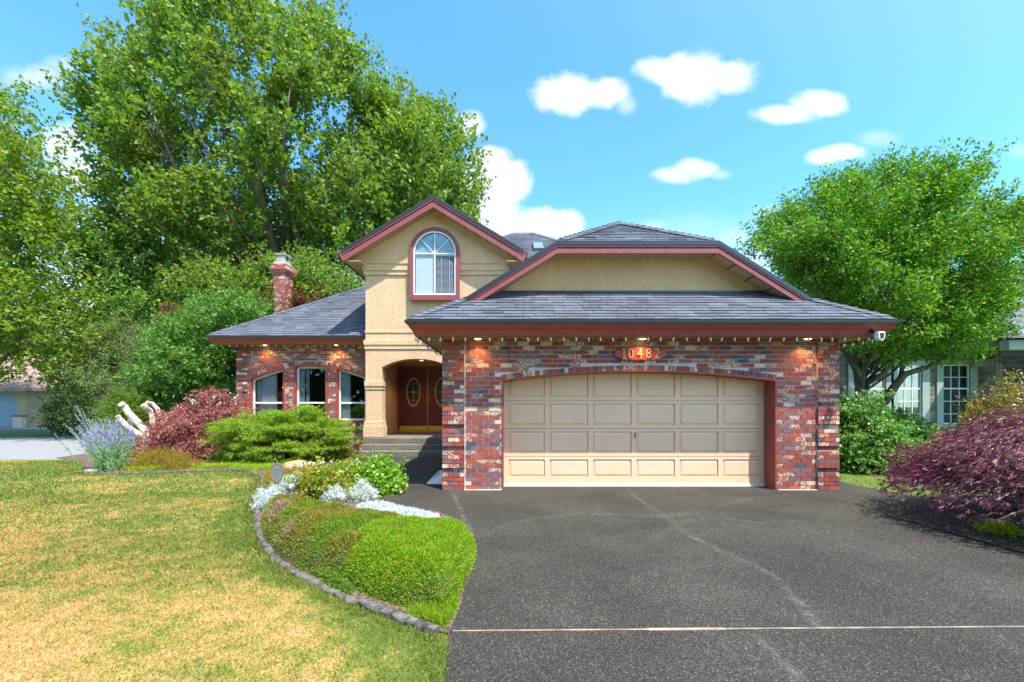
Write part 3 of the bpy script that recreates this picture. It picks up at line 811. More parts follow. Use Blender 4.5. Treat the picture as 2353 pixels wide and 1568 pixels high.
for z0, z1, y0 in ((.01,.165,12.53),(.18,.33,12.83),(.35,.50,13.13)):
    brick_side(mb, -4.423, y0, 14.1, z0, z1, -1, 21); mb.box(-4.50, -4.424, y0, 14.1, z0-.005, z1+.004)
    brick_face(mb, y0, z0, z1, lambda z, k: [(-4.50, -4.40)], seed=22)
mb.build('step_cheek', M['brick'], ps)

# ------------------------------------------------------------------ left wing
LX0, LX1, LY = -8.97, -4.515, 14.2
def lz(px): return 1.52 + (930-(837+.00164*(px-714)**2))*.0142
def lx(px): return (px-1176.5)*.0142
wins = [(573, 655), (675, 753), (772, 856)]
LB = .94
def winpoly(a, b, ins=0, zb=LB, n=10):
    xa, xb = lx(a)+ins, lx(b)-ins
    pts = [(xa, zb+ins)]
    for i in range(n+1):
        x = xa+(xb-xa)*i/n; pts.append((x, lz(x/.0142+1176.5)-ins*1.1))
    pts.append((xb, zb+ins)); return pts
mb = MB()
mb.prism_xz([(LX0,0),(LX1+.1,0),(LX1+.1,3.52),(LX0,3.52)], LY+.008, LY+.25, [winpoly(a,b) for a, b in wins])
mb.box(LX0, LX0+.25, LY+.25, 21.4, 0, 3.52)
lw = mb.build('wing_wall', M['mortar'], house); lw['label'] = 'brick wall of the low wing with three arched windows'
def seg_wing(z, k):
    iv = [(LX0, LX1)]; out = []
    bl = []
    for a, b in wins:
        xa, xb = lx(a), lx(b)
        if z < LB: continue
        if z > max(lz(a), lz(b), lz(714))+.10: continue
        # part of the window's width whose arch (plus its soldier band) is above z
        xs_ = [xa+(xb-xa)*i/40 for i in range(41)]
        cov = [x for x in xs_ if lz(x/.0142+1176.5)+.085 > z]
        if cov: bl.append((min(cov)-.004, max(cov)+.004))
    cur = LX0
    for a, b in sorted(bl):
        if a > cur: out.append((cur, a))
        cur = max(cur, b)
    if cur < LX1: out.append((cur, LX1))
    return out
mb = MB()
brick_face(mb, LY+.008, .012, 3.5, seg_wing, seed=31)
brick_face(mb, LY-.022, .012, 3.5, lambda z, k: [] if k % 5 == 4 else [(LX0, LX0+.34)], seed=32, sx=LX0, proud=.03)
x = lx(566)
while x < lx(862):
    a, b = x+.004, x+.066; za, zb_ = lz(a/.0142+1176.5), lz(b/.0142+1176.5); y = LY+.008
    mb.add([(a,y,za),(b,y,zb_),(b,y,zb_+.088),(a,y,za+.088),(a,y-.013,za),(b,y-.013,zb_),(b,y-.013,zb_+.088),(a,y-.013,za+.088)],
           [(4,5,6,7),(0,1,5,4),(3,7,6,2),(0,4,7,3),(1,2,6,5)]); x += .072
x = LX0+.36
while x < LX1-.06:   # projecting rowlock sill
    mb.box(x+.004, x+.066, LY-.075, LY+.008, .80, .905); x += .072
brick_side(mb, LX0, LY, 21.3, .012, 3.5, -1, 33)
mb.build('brickwork', M['brick'], lw)
for wi, (a, b) in enumerate(wins):
    mb = MB(); mb.prism_xz(winpoly(a,b), LY-.012, LY+.17, [winpoly(a,b,.065)])
    w_ = mb.build('window', M['trim'], house)
    w_['label'] = ['arched window partly hidden by the shrubs', 'middle arched window of the wing', 'arched window beside the cream column'][wi]
    mb = MB(); xa, xb = lx(a)+.066, lx(b)-.066
    zm = max(z for _, z in winpoly(a,b,.066)); mb.prism_xz(winpoly(a,b,.066), LY+.10, LY+.15, [winpoly(a,b,.118)])
    mb.box(xa+.035, xb-.035, LY+.102, LY+.148, 1.55, 1.605); mb.build('window_frame', M['white'], w_)
    mb = MB(); mb.prism_xz(winpoly(a,b,.10), LY+.122, LY+.126); mb.build('pane', M['glass'], w_)
    mb = MB()
    def cur_(x0, x1, seed):
        rg = random.Random(seed); n_ = 30
        pts = [(x0+(x1-x0)*i/n_, LY+.19+.03*math.sin(i*1.7+seed)+.01*rg.random()) for i in range(n_+1)]
        for p, q in zip(pts, pts[1:]): mb.quad((p[0],p[1],.8),(q[0],q[1],.8),(q[0],q[1],3.0),(p[0],p[1],3.0))
    if wi == 0: cur_(xa+.22, xa+.72, 1); mb.box(xa-.02, xa+.18, LY+.262, LY+.28, .8, 3.0)
    if wi == 1: cur_(xa+.02, xa+.20, 2); cur_(xa+.26, xa+.36, 5)
    if wi == 2: cur_(xa+.06, xa+.34, 3); cur_(xb-.26, xb+.1, 4)
    mb.build('curtain', M['curtain'], w_, smooth=True)
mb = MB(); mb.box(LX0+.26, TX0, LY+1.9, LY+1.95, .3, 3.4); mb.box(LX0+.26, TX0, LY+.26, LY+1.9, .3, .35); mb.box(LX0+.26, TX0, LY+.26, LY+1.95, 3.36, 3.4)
mb.build('interior_wall', M['dark'], house)  # near-black box, its colour stands for the gloom inside the wing
mb = MB(); mb.ell((-7.9,15.3,2.12), (.16,.16,.09), 12, 6); mb.tube([(-7.9,15.3,2.2),(-7.9,15.3,3.3)], .01, 6)
mb.build('pendant_lamp', m_flat('lamp_shade', (.6,.5,.35), .5, 0, .8, (1,.75,.4)), house)
# wing roof
VX0, VY0, VZ, VS = -9.60, 13.65, 3.66, .68
VYB = 21.9; VH2 = (VYB-VY0)/2
eave_ring(house, VX0, TX0+.0, VY0, VYB, VZ, .225, .11, LX0, LX1, LY+.1, sides=('front','left'), label_f='red fascia of the wing eave')
shingles('wing_roof', [(VX0,VY0),(TX0,VY0),(TX0,VY0+VH2),(VX0+VH2,VY0+VH2)], (VX0,VY0,VZ+.02), (0,1), VS, house, M['shingle'], 41, label='grey shingle roof of the low wing')
mb = MB(); plan_slab(mb, [(VX0,VY0,VZ+.02),(VX0+VH2,VY0+VH2,VZ+VS*VH2+.02),(VX0,VYB,VZ+.02)])
plan_slab(mb, [(VX0,VYB,VZ+.02),(VX0+VH2,VY0+VH2,VZ+VS*VH2+.02),(TX0,VY0+VH2,VZ+VS*VH2+.02),(TX0,VYB,VZ+.02)]); mb.build('wing_roof_back', M['shingle'], house)
cap_part((VX0+.02,VY0+.02,VZ+.03), (VX0+VH2,VY0+VH2,VZ+VS*VH2+.03), (1,-.2,-.1), (-1,.1,-.6))

# chimney
CHX0, CHX1, CHY0, CHY1 = -9.31, -8.87, 17.0, 17.57
mb = MB(); mb.box(CHX0, CHX1, CHY0, CHY1, 0, 6.62)
for z, pr in ((6.62,.03),(6.70,.06),(6.78,.085)): mb.box(CHX0-pr, CHX1+pr, CHY0-pr, CHY1+pr, z, z+.078)
mb.box(CHX0-.07, CHX1+.07, CHY0-.07, CHY1+.07, 6.858, 7.02)
mb.box(CHX0+.0, CHX1-.0, CHY0+.0, CHY1-.0, 7.02, 7.10)
ch = mb.build('chimney', M['mortar'], house)
mb = MB()
brick_face(mb, CHY0, 3.5, 6.62, lambda z,k: [(CHX0-.006,CHX1+.006)], seed=51, sx=CHX0); brick_side(mb, CHX1, CHY0, CHY1, 3.5, 6.62, 1, 52); brick_side(mb, CHX0, CHY0, CHY1, 3.5, 6.62, -1, 53)
for z, pr in ((6.62,.03),(6.70,.06),(6.78,.085)):
    brick_face(mb, CHY0-pr, z+.003, z+.075, lambda zz,k,pr=pr: [(CHX0-pr,CHX1+pr)], seed=54); brick_side(mb, CHX1+pr, CHY0-pr, CHY1+pr, z+.003, z+.075, 1, 55)
brick_face(mb, CHY0-.07, 6.862, 7.02, lambda zz,k: [(CHX0-.07,CHX1+.07)], seed=56); brick_side(mb, CHX1+.07, CHY0-.07, CHY1+.07, 6.862, 7.02, 1, 57)
mb.build('brickwork', M['brick_red'], ch)
mb = MB(); a, b, c, d = CHX0+.08, CHX1-.06, CHY0+.08, CHY1-.08
mb.box(a, b, c, c+.04, 7.10, 7.40); mb.box(a, a+.04, c+.04, d, 7.10, 7.40); mb.box(b-.04, b, c+.04, d, 7.10, 7.22); mb.box(b-.04, b, c+.04, c+.12, 7.22, 7.40); mb.box(b-.04, b, d-.08, d, 7.22, 7.40); mb.box(a, b, d, d+.03, 7.10, 7.40)
mb.box(a-.04, b+.04, c-.04, d+.06, 7.40, 7.45); mb.build('flue_cap', M['flue'], ch)

# main block behind
MX0, MX1, MY0, MY1, MZ, MS = -4.2, 5.1, 14.8, 23.2, 6.03, .70
mb = MB(); mb.box(-3.8, 4.7, 15.2+1.1, 22.8, 0, 5.86)
o = mb.build('main_wall', M['stucco'], house)
mh = (MY1-MY0)/2
shingles('main_roof', [(MX0,MY0),(MX1,MY0),(MX1-mh,MY0+mh),(MX0+mh,MY0+mh)], (MX0,MY0,MZ+.02), (0,1), MS, house, M['shingle'], 61, label='highest roof seen between the gable and the garage roof')
mb = MB(); zr = MZ+MS*mh+.02
plan_slab(mb, [(MX1,MY0,MZ+.02),(MX1,MY1,MZ+.02),(MX1-mh,MY0+mh,zr)]); plan_slab(mb, [(MX0,MY0,MZ+.02),(MX0+mh,MY0+mh,zr),(MX0,MY1,MZ+.02)])
plan_slab(mb, [(MX0,MY1,MZ+.02),(MX0+mh,MY0+mh,zr),(MX1-mh,MY0+mh,zr),(MX1,MY1,MZ+.02)]); mb.build('main_roof_back', M['shingle'], house)
cap_part((MX1-.02,MY0+.02,MZ+.03), (MX1-mh,MY0+mh,zr+.01), (-1,-.2,-.1), (1,.1,-.6)); cap_part((MX0+mh,MY0+mh,zr), (MX1-mh,MY0+mh,zr), (0,-1,-.7), (0,1,-.7))
eave_ring(house, MX0, MX1, MY0, MY1, MZ, .24, .12, -3.8, 4.7, 16.2, sides=('front','left','right'), mat=M['trim_rake'], soffit=True)
sk = MB(); zs = lambda y: MZ+.02+MS*(y-MY0)
y0_, y1_, xa, xb = 16.75, 17.45, .82, 1.25
sk.add([(xa,y0_,zs(y0_)),(xb,y0_,zs(y0_)),(xb,y1_,zs(y1_)),(xa,y1_,zs(y1_)),(xa,y0_,zs(y0_)+.13),(xb,y0_,zs(y0_)+.13),(xb,y1_,zs(y1_)+.13),(xa,y1_,zs(y1_)+.13)],
       [(0,1,5,4),(1,2,6,5),(2,3,7,6),(3,0,4,7)])
sko = sk.build('skylight', M['gutter'], house)
mb = MB(); mb.add([(xa+.02,y0_+.02,zs(y0_)+.142),(xb-.02,y0_+.02,zs(y0_)+.142),(xb-.02,y1_-.02,zs(y1_)+.118),(xa+.02,y1_-.02,zs(y1_)+.118)], [(0,1,2,3)]); mb.build('pane', m_flat('skylight_pane', (.16,.24,.30), .25), sko)

# ------------------------------------------------------------------ fittings on the house
def text_mesh(txt, size, depth, sx=1.):
    cu = bpy.data.curves.new('txt', 'FONT'); cu.body = txt; cu.size = size; cu.extrude = depth; cu.align_x = 'CENTER'; cu.align_y = 'CENTER'; cu.offset = .0
    o = bpy.data.objects.new('txt', cu); C.objects.link(o)
    dg = bpy.context.evaluated_depsgraph_get(); me = bpy.data.meshes.new_from_object(o.evaluated_get(dg))
    bpy.data.objects.remove(o)
    me.transform(Matrix.Diagonal((sx, 1, 1, 1))); me.transform(Matrix.Rotation(R(90), 4, 'X'))
    return me
sg = empty('house_number_sign', (2.27, 7.69, 2.415), 'red scalloped plaque with gold numerals 10482 above the garage door', 'sign')
qd = [(.33,.115),(.337,.09),(.355,.072),(.38,.065),(.405,.065),(.435,.045),(.465,0)]
pts = qd + [(a,-b) for a,b in qd[-2::-1]] + [(-a,-b) for a,b in qd] + [(-a,b) for a,b in qd[-2::-1]]
mb = MB(); mb.prism_xz([(2.27+a, 2.415+b) for a,b in pts], GY-.045, GY-.018); mb.build('plaque', M['signred'], sg, bevel=.004)
for ch_, x in zip('10482', (1.972,2.098,2.257,2.410,2.559)):
    me = text_mesh(ch_, .25, .006, .82); me.transform(Matrix.Translation((x, GY-.055, 2.415)))
    bm = bmesh.new(); bm.from_mesh(me)
    def bar(x0, x1, z0, z1): 
        v = [bm.verts.new(q) for q in ((x0,GY-.061,z0),(x1,GY-.061,z0),(x1,GY-.061,z1),(x0,GY-.061,z1),(x0,GY-.049,z0),(x1,GY-.049,z0),(x1,GY-.049,z1),(x0,GY-.049,z1))]
        for f in ((0,1,2,3),(0,4,5,1),(1,5,6,2),(2,6,7,3),(3,7,4,0)): bm.faces.new([v[i] for i in f])
    if ch_ == '1': bar(x-.02, x+.055, 2.326, 2.338)
    if ch_ == '4': bar(x-.005, x+.055, 2.326, 2.337)
    bm.to_mesh(me); bm.free()
    finish('numeral', me, M['gold'], sg)

# string lights: cord with small bulbs under the eaves
def string_lights(name, pts, label, gap=.205, seed=1):
    o = empty(name, pts[0], label, 'string lights', 'string lights under the eaves')
    rg = random.Random(seed); mb = MB(); P = [Vector(p) for p in pts]
    cord = []; bulbs = []
    for a, b in zip(P, P[1:]):
        L = (b-a).length; n_ = max(1, int(L/gap))
        for i in range(n_+1):
            q = a.lerp(b, i/n_); cord.append(q)
            if i < n_: cord.append(a.lerp(b, (i+.5)/n_) - Vector((0,0,.008+rg.random()*.008)))
            bulbs.append(q)
    mb.tube(cord, .0045, 4); mb.build('cord', M['black'], o)
    proto = None
    for q in bulbs:
        q = q + Vector(((rg.random()-.5)*.03, 0, 0))
        if proto is None:
            m_ = MB(); m_.tube([(0,0,.0),(0,0,-.018)], .009, 6); m_.ell((0,0,-.046), (.016,.016,.034), 8, 6)
            proto = m_.build('bulb', M['bulb'], o, smooth=True); b_ = proto
        else:
            b_ = proto.copy(); C.objects.link(b_); b_.parent = o; b_.matrix_parent_inverse = proto.matrix_parent_inverse.copy()
        b_.location = q; b_.rotation_euler = (rg.uniform(-.15,.15), rg.uniform(-.25,.25), 0)
    return o
zb = EZ-.235-.006
string_lights('string_lights', [(EX0+.15, 9.6, zb), (EX0+.15, EY0+.15, zb), (EX1-.15, EY0+.15, zb), (EX1-.15, 9.2, zb)], 'string of small white bulbs along the garage eave')
string_lights('string_lights', [(VX0+.14, VY0+.16, VZ-.232), (TX0-.03, VY0+.16, VZ-.232)], 'string of small bulbs along the eave over the three arched windows', .24, 2)

# warm recessed lights in the soffits
def soffit_light(x, y, z, label, pw=9):
    o = empty('soffit_light', (x, y, z), label, 'ceiling light', 'lit recessed lights under the eaves')
    mb = MB(); mb.tube([(x,y,z-.002),(x,y,z-.018)], .075, 16); mb.build('trim_ring', M['white'], o)
    mb = MB(); mb.tube([(x,y,z-.0185),(x,y,z-.026)], [.056,.05], 16); mb.build('lens', m_flat('lens', (1,.8,.55), .4, 0, 3, (1,.70,.40)), o)
    l = bpy.data.lights.new('lamp', 'SPOT'); l.energy = pw; l.color = (1,.50,.14); l.spot_size = R(125); l.spot_blend = .7; l.shadow_soft_size = .05
    lo = bpy.data.objects.new('lamp', l); C.objects.link(lo); lo.location = (0,0,-.04); lo.parent = o
    return o
for px_, lb in ((1098,'lit soffit light above the narrow brick strip next to the porch'),(1478,'lit soffit light directly over the house number plaque'),(1858,'lit soffit light above the right end of the garage wall')):
    soffit_light((px_-CX)/1000*7.55, 7.57, EZ-.235+.014, lb, 9 if px_ == 1478 else 13)
for px_, lb in ((608,'lit soffit light at the outer end of the low wing'),(772,'lit soffit light near the cream tower on the low wing')):
    soffit_light((px_-CX)/1000*14.0, 14.02, VZ-.225+.014, lb, 19)
soffit_light(-3.1, 14.9, 3.05, 'recessed light in the porch ceiling in front of the double door', 26)

# flood light / camera under the right corner of the eave
fx, fy, fz = (2021-CX)/1000*7.14, 7.14, 1.52+(930-770)/1000*7.14
fo = empty('security_camera', (fx, fy, fz+.08), 'white and black security camera under the corner of the garage eave', 'camera')
mb = MB(); mb.tube([(fx-.03,fy+.13,fz+.09),(fx-.03,fy+.03,fz+.05)], .035, 10); mb.tube([(fx-.03,fy+.02,fz+.05),(fx,fy,fz+.02)], .018, 8); mb.build('mount', M['black'], fo)
mb = MB(); mb.prism_xz([(fx-.055,fz+.05),(fx+.062,fz+.05),(fx+.055,fz-.07),(fx+.02,fz-.095),(fx-.02,fz-.095),(fx-.05,fz-.07)], fy-.045, fy+.05); mb.build('housing', M['white'], fo, bevel=.012)
mb = MB(); mb.prism_xz([(fx-.028,fz+.025),(fx+.035,fz+.025),(fx+.030,fz-.06),(fx-.022,fz-.06)], fy-.052, fy-.044); mb.build('lens', M['black'], fo)

# splash block by the garage corner
mb = MB()
x0, x1, y0, y1 = -1.62, -1.25, 8.25, 8.95
mb.add([(x0,y0,.012),(x1+.02,y0-.05,.012),(x1,y1,.012),(x0+.12,y1,.012),(x0,y0,.035),(x1+.02,y0-.05,.035),(x1,y1,.17),(x0+.12,y1,.17),(x0+.05,y0+.03,.03),(x1-.02,y0-.0,.03),(x1-.05,y1-.04,.11),(x0+.16,y1-.04,.11)],
       [(0,1,5,4),(1,2,6,5),(2,3,7,6),(3,0,4,7),(4,5,9,8),(5,6,10,9),(6,7,11,10),(7,4,8,11),(8,9,10,11)])
o = mb.build('splash_block', M['white'], None, (-1.4,8.6,0), bevel=.01); tag(o, 'white plastic splash block lying against the garage corner', 'splash block')

# ------------------------------------------------------------------ ground, driveway, beds, street
def sheet(name, poly, z, mat, step=None, attr=None, jit=0, zf=None, label=None):
    """flat triangulated sheet, with a vertex attribute computed by attr(x, y)"""
    pts = [Vector((p[0], p[1])) for p in poly]; n = len(pts); ed = [(i, (i+1) % n) for i in range(n)]
    rg = random.Random(5)
    if step:
        xs0, xs1 = min(p.x for p in pts), max(p.x for p in pts); ys0, ys1 = min(p.y for p in pts), max(p.y for p in pts)
        P = [(p.x, p.y) for p in pts]
        ny = int((ys1-ys0)/step)+1; nx = int((xs1-xs0)/step)+1
        for j in range(ny):
            y = ys0+(j+.37)*step
            cr = []
            for i in range(n):
                a, b = P[i], P[(i+1) % n]
                if (a[1] > y) != (b[1] > y): cr.append(a[0]+(y-a[1])/(b[1]-a[1])*(b[0]-a[0]))
            cr.sort()
            for a, b in zip(cr[::2], cr[1::2]):
                x = math.ceil(a/step)*step
                while x < b:
                    if x-a > step*.3 and b-x > step*.3: pts.append(Vector((x, y)))
                    x += step
    vs, _, fs, _, _, _ = delaunay_2d_cdt(pts, ed, [], 1, 1e-5)
    me = bpy.data.meshes.new(name); me.from_pydata([(v.x, v.y, z+(zf(v.x, v.y) if zf else 0)) for v in vs], [], [tuple(f) for f in fs])
    bm = bmesh.new(); bm.from_mesh(me)
    for f in bm.faces:
        f.normal_update()
        if f.normal.z < 0: f.normal_flip()
    bm.to_mesh(me); bm.free()
    if attr:
        a = me.attributes.new(attr[0], 'FLOAT', 'POINT'); a.data.foreach_set('value', [attr[1](v.x, v.y) for v in vs])
    o = finish(name, me, mat); tag(o, label, kind='structure', cat=None)
    return o
def pdist(x, y, L):
    best = 9e9
    for (ax, ay), (bx, by) in zip(L, L[1:]):
        dx, dy = bx-ax, by-ay; t = max(0, min(1, ((x-ax)*dx+(y-ay)*dy)/(dx*dx+dy*dy+1e-12)))
        d = (x-ax-t*dx)**2+(y-ay-t*dy)**2
        if d < best: best = d
    return math.sqrt(best)
CURB = [G(*p) for p in ((201,1085),(232,1091),(280,1090),(322,1089),(420,1085),(532,1082),(574,1085),(602,1096),(602,1112),(592,1140),(589,1170),(592,1205),(602,1245),(638,1291),(686,1324),(728,1342),(764,1363),(818,1387),(878,1408),(932,1429),(1010,1456))]
DRL = [G(*p) for p in ((1030,1460),(1056,1400),(1078,1300),(1086,1228),(1060,1200),(1005,1178),(930,1168),(872,1150),(862,1125),(838,1085),(822,1062))]
LIME = [([G(*p) for p in q], w, s) for q, w, s in (
  (((1440,1123),(1462,1145),(1500,1168),(1530,1190),(1590,1235),(1650,1265),(1740,1305),(1790,1335),(1850,1400),(1880,1440)), .05, .8),
  (((1150,1212),(1215,1195),(1270,1188),(1330,1181),(1420,1184),(1520,1187),(1600,1180),(1660,1162),(1720,1148),(1810,1138)), .06, .55),
  (((1660,1190),(1700,1197),(1750,1203),(1840,1198)), .05, .45),
  (((1590,1192),(1540,1215),(1500,1240)), .07, .35),
  (((1040,1130),(1052,1160),(1066,1190),(1080,1218)), .03, 1.),
  (((1733,1458),(1780,1502),(1815,1535),(1850,1580)), .02, 1.),
  (((1925,1160),(2030,1172),(2120,1190)), .04, .35))]
def lime(x, y):
    v = 0
    for L, w, s in LIME:
        d = pdist(x, y, L)
        if d < w*2.5:
            n_ = .55+.75*mnoise.noise(Vector((x*6, y*6, 1.3)))+.35*mnoise.noise(Vector((x*22, y*22, 5)))
            v = max(v, s*math.exp(-(d/(w*.6))**2)*max(0, n_)*1.)
    return min(1, v)
drive_poly = [(-.45,-8),(-.45,.5)] + [G(1019,1580), G(1022,1560)] + DRL + [(-4.40,12.5),(-1.9,12.6),(-1.15,12.55),(-1.15,8.2),(5.8,8.2),(6.15,9.4),(6.55,9.3),(6.45,8.2),(6.72,7.05),(6.2,6.75),(5.6,6.55),(5.25,6.25),(5.09,5.87),(5.15,5.2),(5.18,4.4),(5.1,2),(5.1,-8)]
sheet('driveway', drive_poly, .006, M['agg'], .055, ('lime', lime))
# lawn/ground: one sheet to the horizon with a finer patch near the camera
BEDL = CURB + [(-.62,2.95)] + DRL + [(-4.42,12.5),(-4.42,14.4),(-9.2,14.4),(-10.5,15.5),(-11.8,15.2),(-13.2,13.6),(-12.9,12.3),(-11.2,11.4),(-9.7,9.85)]
def wet(x, y):
    d = min(pdist(x, y, CURB), pdist(x, y, DRL[:1]+[(-.45,.5)]))
    v = .75*math.exp(-(d/.32)**2)
    v = max(v, .38*max(0, min(1, (y-6)/6)), .35*max(0, min(1,(-x-5)/6)))
    return v + (0 if y > 5.5 else -.22*max(0, 1-abs(y-3.2)/3))
lawn_poly = [(-400,-60),(400,-60),(400,900),(-400,900)]
me = bpy.data.meshes.new('lawn')
xs = list(np.arange(-16, 1.01, .25)); ys = list(np.arange(-2, 15.01, .25))
xs = [-600,-200,-60,-30] + xs + [4,10,30,60,200,600]; ys = [-200,-40,-10] + ys + [20,30,60,200,1200]
vs = [(x, y, 0) for y in ys for x in xs]; nx = len(xs)
me.from_pydata(vs, [], [(j*nx+i, j*nx+i+1, (j+1)*nx+i+1, (j+1)*nx+i) for j in range(len(ys)-1) for i in range(nx-1)])
a = me.attributes.new('wet', 'FLOAT', 'POINT'); a.data.foreach_set('value', [wet(v[0], v[1]) if (-20 < v[0] < 3 and v[1] < 18) else .9 for v in vs])
o = finish('lawn', me, M['lawn']); tag(o, kind='structure')
def mound(x, y):
    return .0
sheet('flower_bed', BEDL, .014, M['mulch'])
# mulch under the weeping maple and in front of the neighbour's
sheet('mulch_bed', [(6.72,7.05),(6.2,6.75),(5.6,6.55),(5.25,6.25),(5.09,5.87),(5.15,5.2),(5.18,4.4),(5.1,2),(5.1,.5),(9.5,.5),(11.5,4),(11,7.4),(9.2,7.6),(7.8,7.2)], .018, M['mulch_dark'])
sheet('street', [(-60,11.2),(-11.5,12.0),(-14.2,13.9),(-14.2,18.5),(-18,21),(-24,20.6),(-60,19.6)][:2] + [(-12.6,13.2),(-12.9,17.5),(-16,20.3),(-22,20.4),(-60,19.4)], .004, M['street'])
sheet('far_driveway', [(-60,26.6),(-22,26.6),(-22,31.2),(-60,31.2)], .008, M['street'])
# expansion joint across the driveway
ja, jb = Vector((*G(1040,1453), .0)), Vector((*G(2353,1443), .0)); jd = (jb-ja)
mb = MB(); rg = random.Random(2); N = 60
pt = [(ja + jd*(1.35*i/N)) for i in range(N+1)]
for i in range(N):
    w0 = .007 if not (15 <= i <= 20) else .014
    a, b = pt[i], pt[i+1]; mb.add([(a.x,a.y-w0,.0075),(b.x,b.y-w0,.0075),(b.x,b.y+w0,.0075),(a.x,a.y+w0,.0075),(a.x,a.y-w0,.011),(b.x,b.y-w0,.011),(b.x,b.y+w0,.011),(a.x,a.y+w0,.011)], [(4,5,6,7),(0,1,5,4),(2,3,7,6)])
o = mb.build('expansion_joint', m_paint('joint_filler', (.30,.23,.18), .8, .35, 5, 0)); tag(o, kind='structure')
# kerb stones round the bed, each a stone of its own length
def kerb_at(L, t0, t1):
    ds = [0]
    for p, q in zip(L, L[1:]): ds.append(ds[-1]+math.dist(p, q))
    out = []
    m = 5
    for k in range(m+1):
        t = t0+(t1-t0)*k/m
        for i in range(len(L)-1):
            if ds[i] <= t <= ds[i+1]+1e-6:
                f = (t-ds[i])/(ds[i+1]-ds[i]); out.append((L[i][0]+(L[i+1][0]-L[i][0])*f, L[i][1]+(L[i+1][1]-L[i][1])*f)); break
    return out
tot = sum(math.dist(p, q) for p, q in zip(CURB, CURB[1:]))
mb = MB(); t = 0; rg = random.Random(9); isl = 0
while t < tot-.05:
    L = min(rg.uniform(.42,.6), tot-t); ps_ = kerb_at(CURB, t+.008, t+L-.008)
    prof = [(-.038,0),(-.037,.024),(-.028,.036),(0,.040),(.026,.034),(.034,.022),(.036,0)]
    vs = []; jz = rg.uniform(-.014,.012); jr = rg.uniform(-.010,.010)
    for i, p in enumerate(ps_):
        q = ps_[min(i+1, len(ps_)-1)]; r_ = ps_[max(i-1, 0)]; d = Vector((q[0]-r_[0], q[1]-r_[1])).normalized(); n_ = Vector((-d.y, d.x))
        e = .8 if i in (0, len(ps_)-1) else 1
        for (u, z) in prof:
            nn_ = mnoise.noise(Vector((p[0]*11, p[1]*11, u*30)))*.022
            vs.append((p[0]+n_.x*(u*e+jr+nn_), p[1]+n_.y*(u*e+jr+nn_), max(0, (z*(.9 if e < 1 else 1)+jz+nn_) if z > 0 else 0)))
    K = len(prof); fs = []
    for i in range(len(ps_)-1):
        for k in range(K-1): fs.append((i*K+k, i*K+k+1, (i+1)*K+k+1, (i+1)*K+k))
    fs.append(tuple(range(K))); fs.append(tuple(range((len(ps_)-1)*K, len(ps_)*K))[::-1])
    mb.add(vs, fs); t += L
o = mb.build('kerb', M['kerbstone'], None, (*CURB[12], 0), smooth=False); tag(o, kind='structure')

# ------------------------------------------------------------------ foliage
def unit(a): return a/np.maximum(np.linalg.norm(a, axis=-1, keepdims=True), 1e-9)
def quads(name, V, mat, parent=None, origin=None, attr=None, extra=None):
    """V: (n, 4, 3) array of separate quads; extra: MB with solid geometry using material slot 1"""
    n = len(V); me = bpy.data.meshes.new(name)
    ev = np.array(extra.v, dtype=np.float32).reshape(-1, 3) if extra else np.zeros((0, 3), np.float32)
    ef = extra.f if extra else []
    tot = n*4+len(ev)
    me.vertices.add(tot); co = np.concatenate([V.reshape(-1, 3).astype(np.float32), ev])
    if origin is not None and parent is None: co = co - np.array(origin, np.float32)
    me.vertices.foreach_set('co', co.ravel())
    li = [np.arange(n*4, dtype=np.int32)] + [np.array(f, dtype=np.int32)+n*4 for f in ef]
    lens = np.concatenate([np.full(n, 4, np.int32), np.array([len(f) for f in ef], np.int32)])
    li = np.concatenate(li); me.loops.add(len(li)); me.loops.foreach_set('vertex_index', li)
    me.polygons.add(len(lens)); st = np.concatenate([[0], np.cumsum(lens)[:-1]]).astype(np.int32)
    me.polygons.foreach_set('loop_start', st)
    try: me.polygons.foreach_set('loop_total', lens)
    except Exception: pass
    me.polygons.foreach_set('material_index', np.concatenate([np.zeros(n, np.int32), np.ones(len(ef), np.int32)]))
    me.update(calc_edges=True)
    if attr is not None:
        a = me.attributes.new(attr[0], 'FLOAT', 'POINT'); a.data.foreach_set('value', np.concatenate([np.repeat(attr[1], 4), np.zeros(len(ev))]).astype(np.float32))
    o = finish(name, me, mat, parent)
    if origin is not None and parent is None: o.location = origin
    return o
def leafq(P, D, Nn, L, Wd, mid=.45, curl=.12):
    """rhombic leaves: base, left, tip, right"""
    D = unit(D); S_ = unit(np.cross(D, Nn)); Nn = np.cross(S_, D)
    L = np.asarray(L)[:, None]; Wd = np.asarray(Wd)[:, None]
    b = P; t = P + D*L - Nn*L*curl; m = P + D*L*mid
    return np.stack([b, m-S_*Wd*.5, t, m+S_*Wd*.5], axis=1)
def inpoly(x, y, poly):
    c = np.zeros(len(x), bool); n = len(poly)
    for i in range(n):
        x1, y1 = poly[i]; x2, y2 = poly[(i+1) % n]
        m = ((y1 > y) != (y2 > y))
        if y1 != y2: c ^= m & (x < (x2-x1)*(y-y1)/(y2-y1)+x1)
    return c
def edist(x, y, poly, closed=True):
    n = len(poly); best = np.full(len(x), 1e18)
    for i in range(n if closed else n-1):
        ax, ay = poly[i]; bx, by = poly[(i+1) % n]; dx, dy = bx-ax, by-ay
        t = np.clip(((x-ax)*dx+(y-ay)*dy)/(dx*dx+dy*dy+1e-12), 0, 1)
        best = np.minimum(best, (x-ax-t*dx)**2+(y-ay-t*dy)**2)
    return np.sqrt(best)
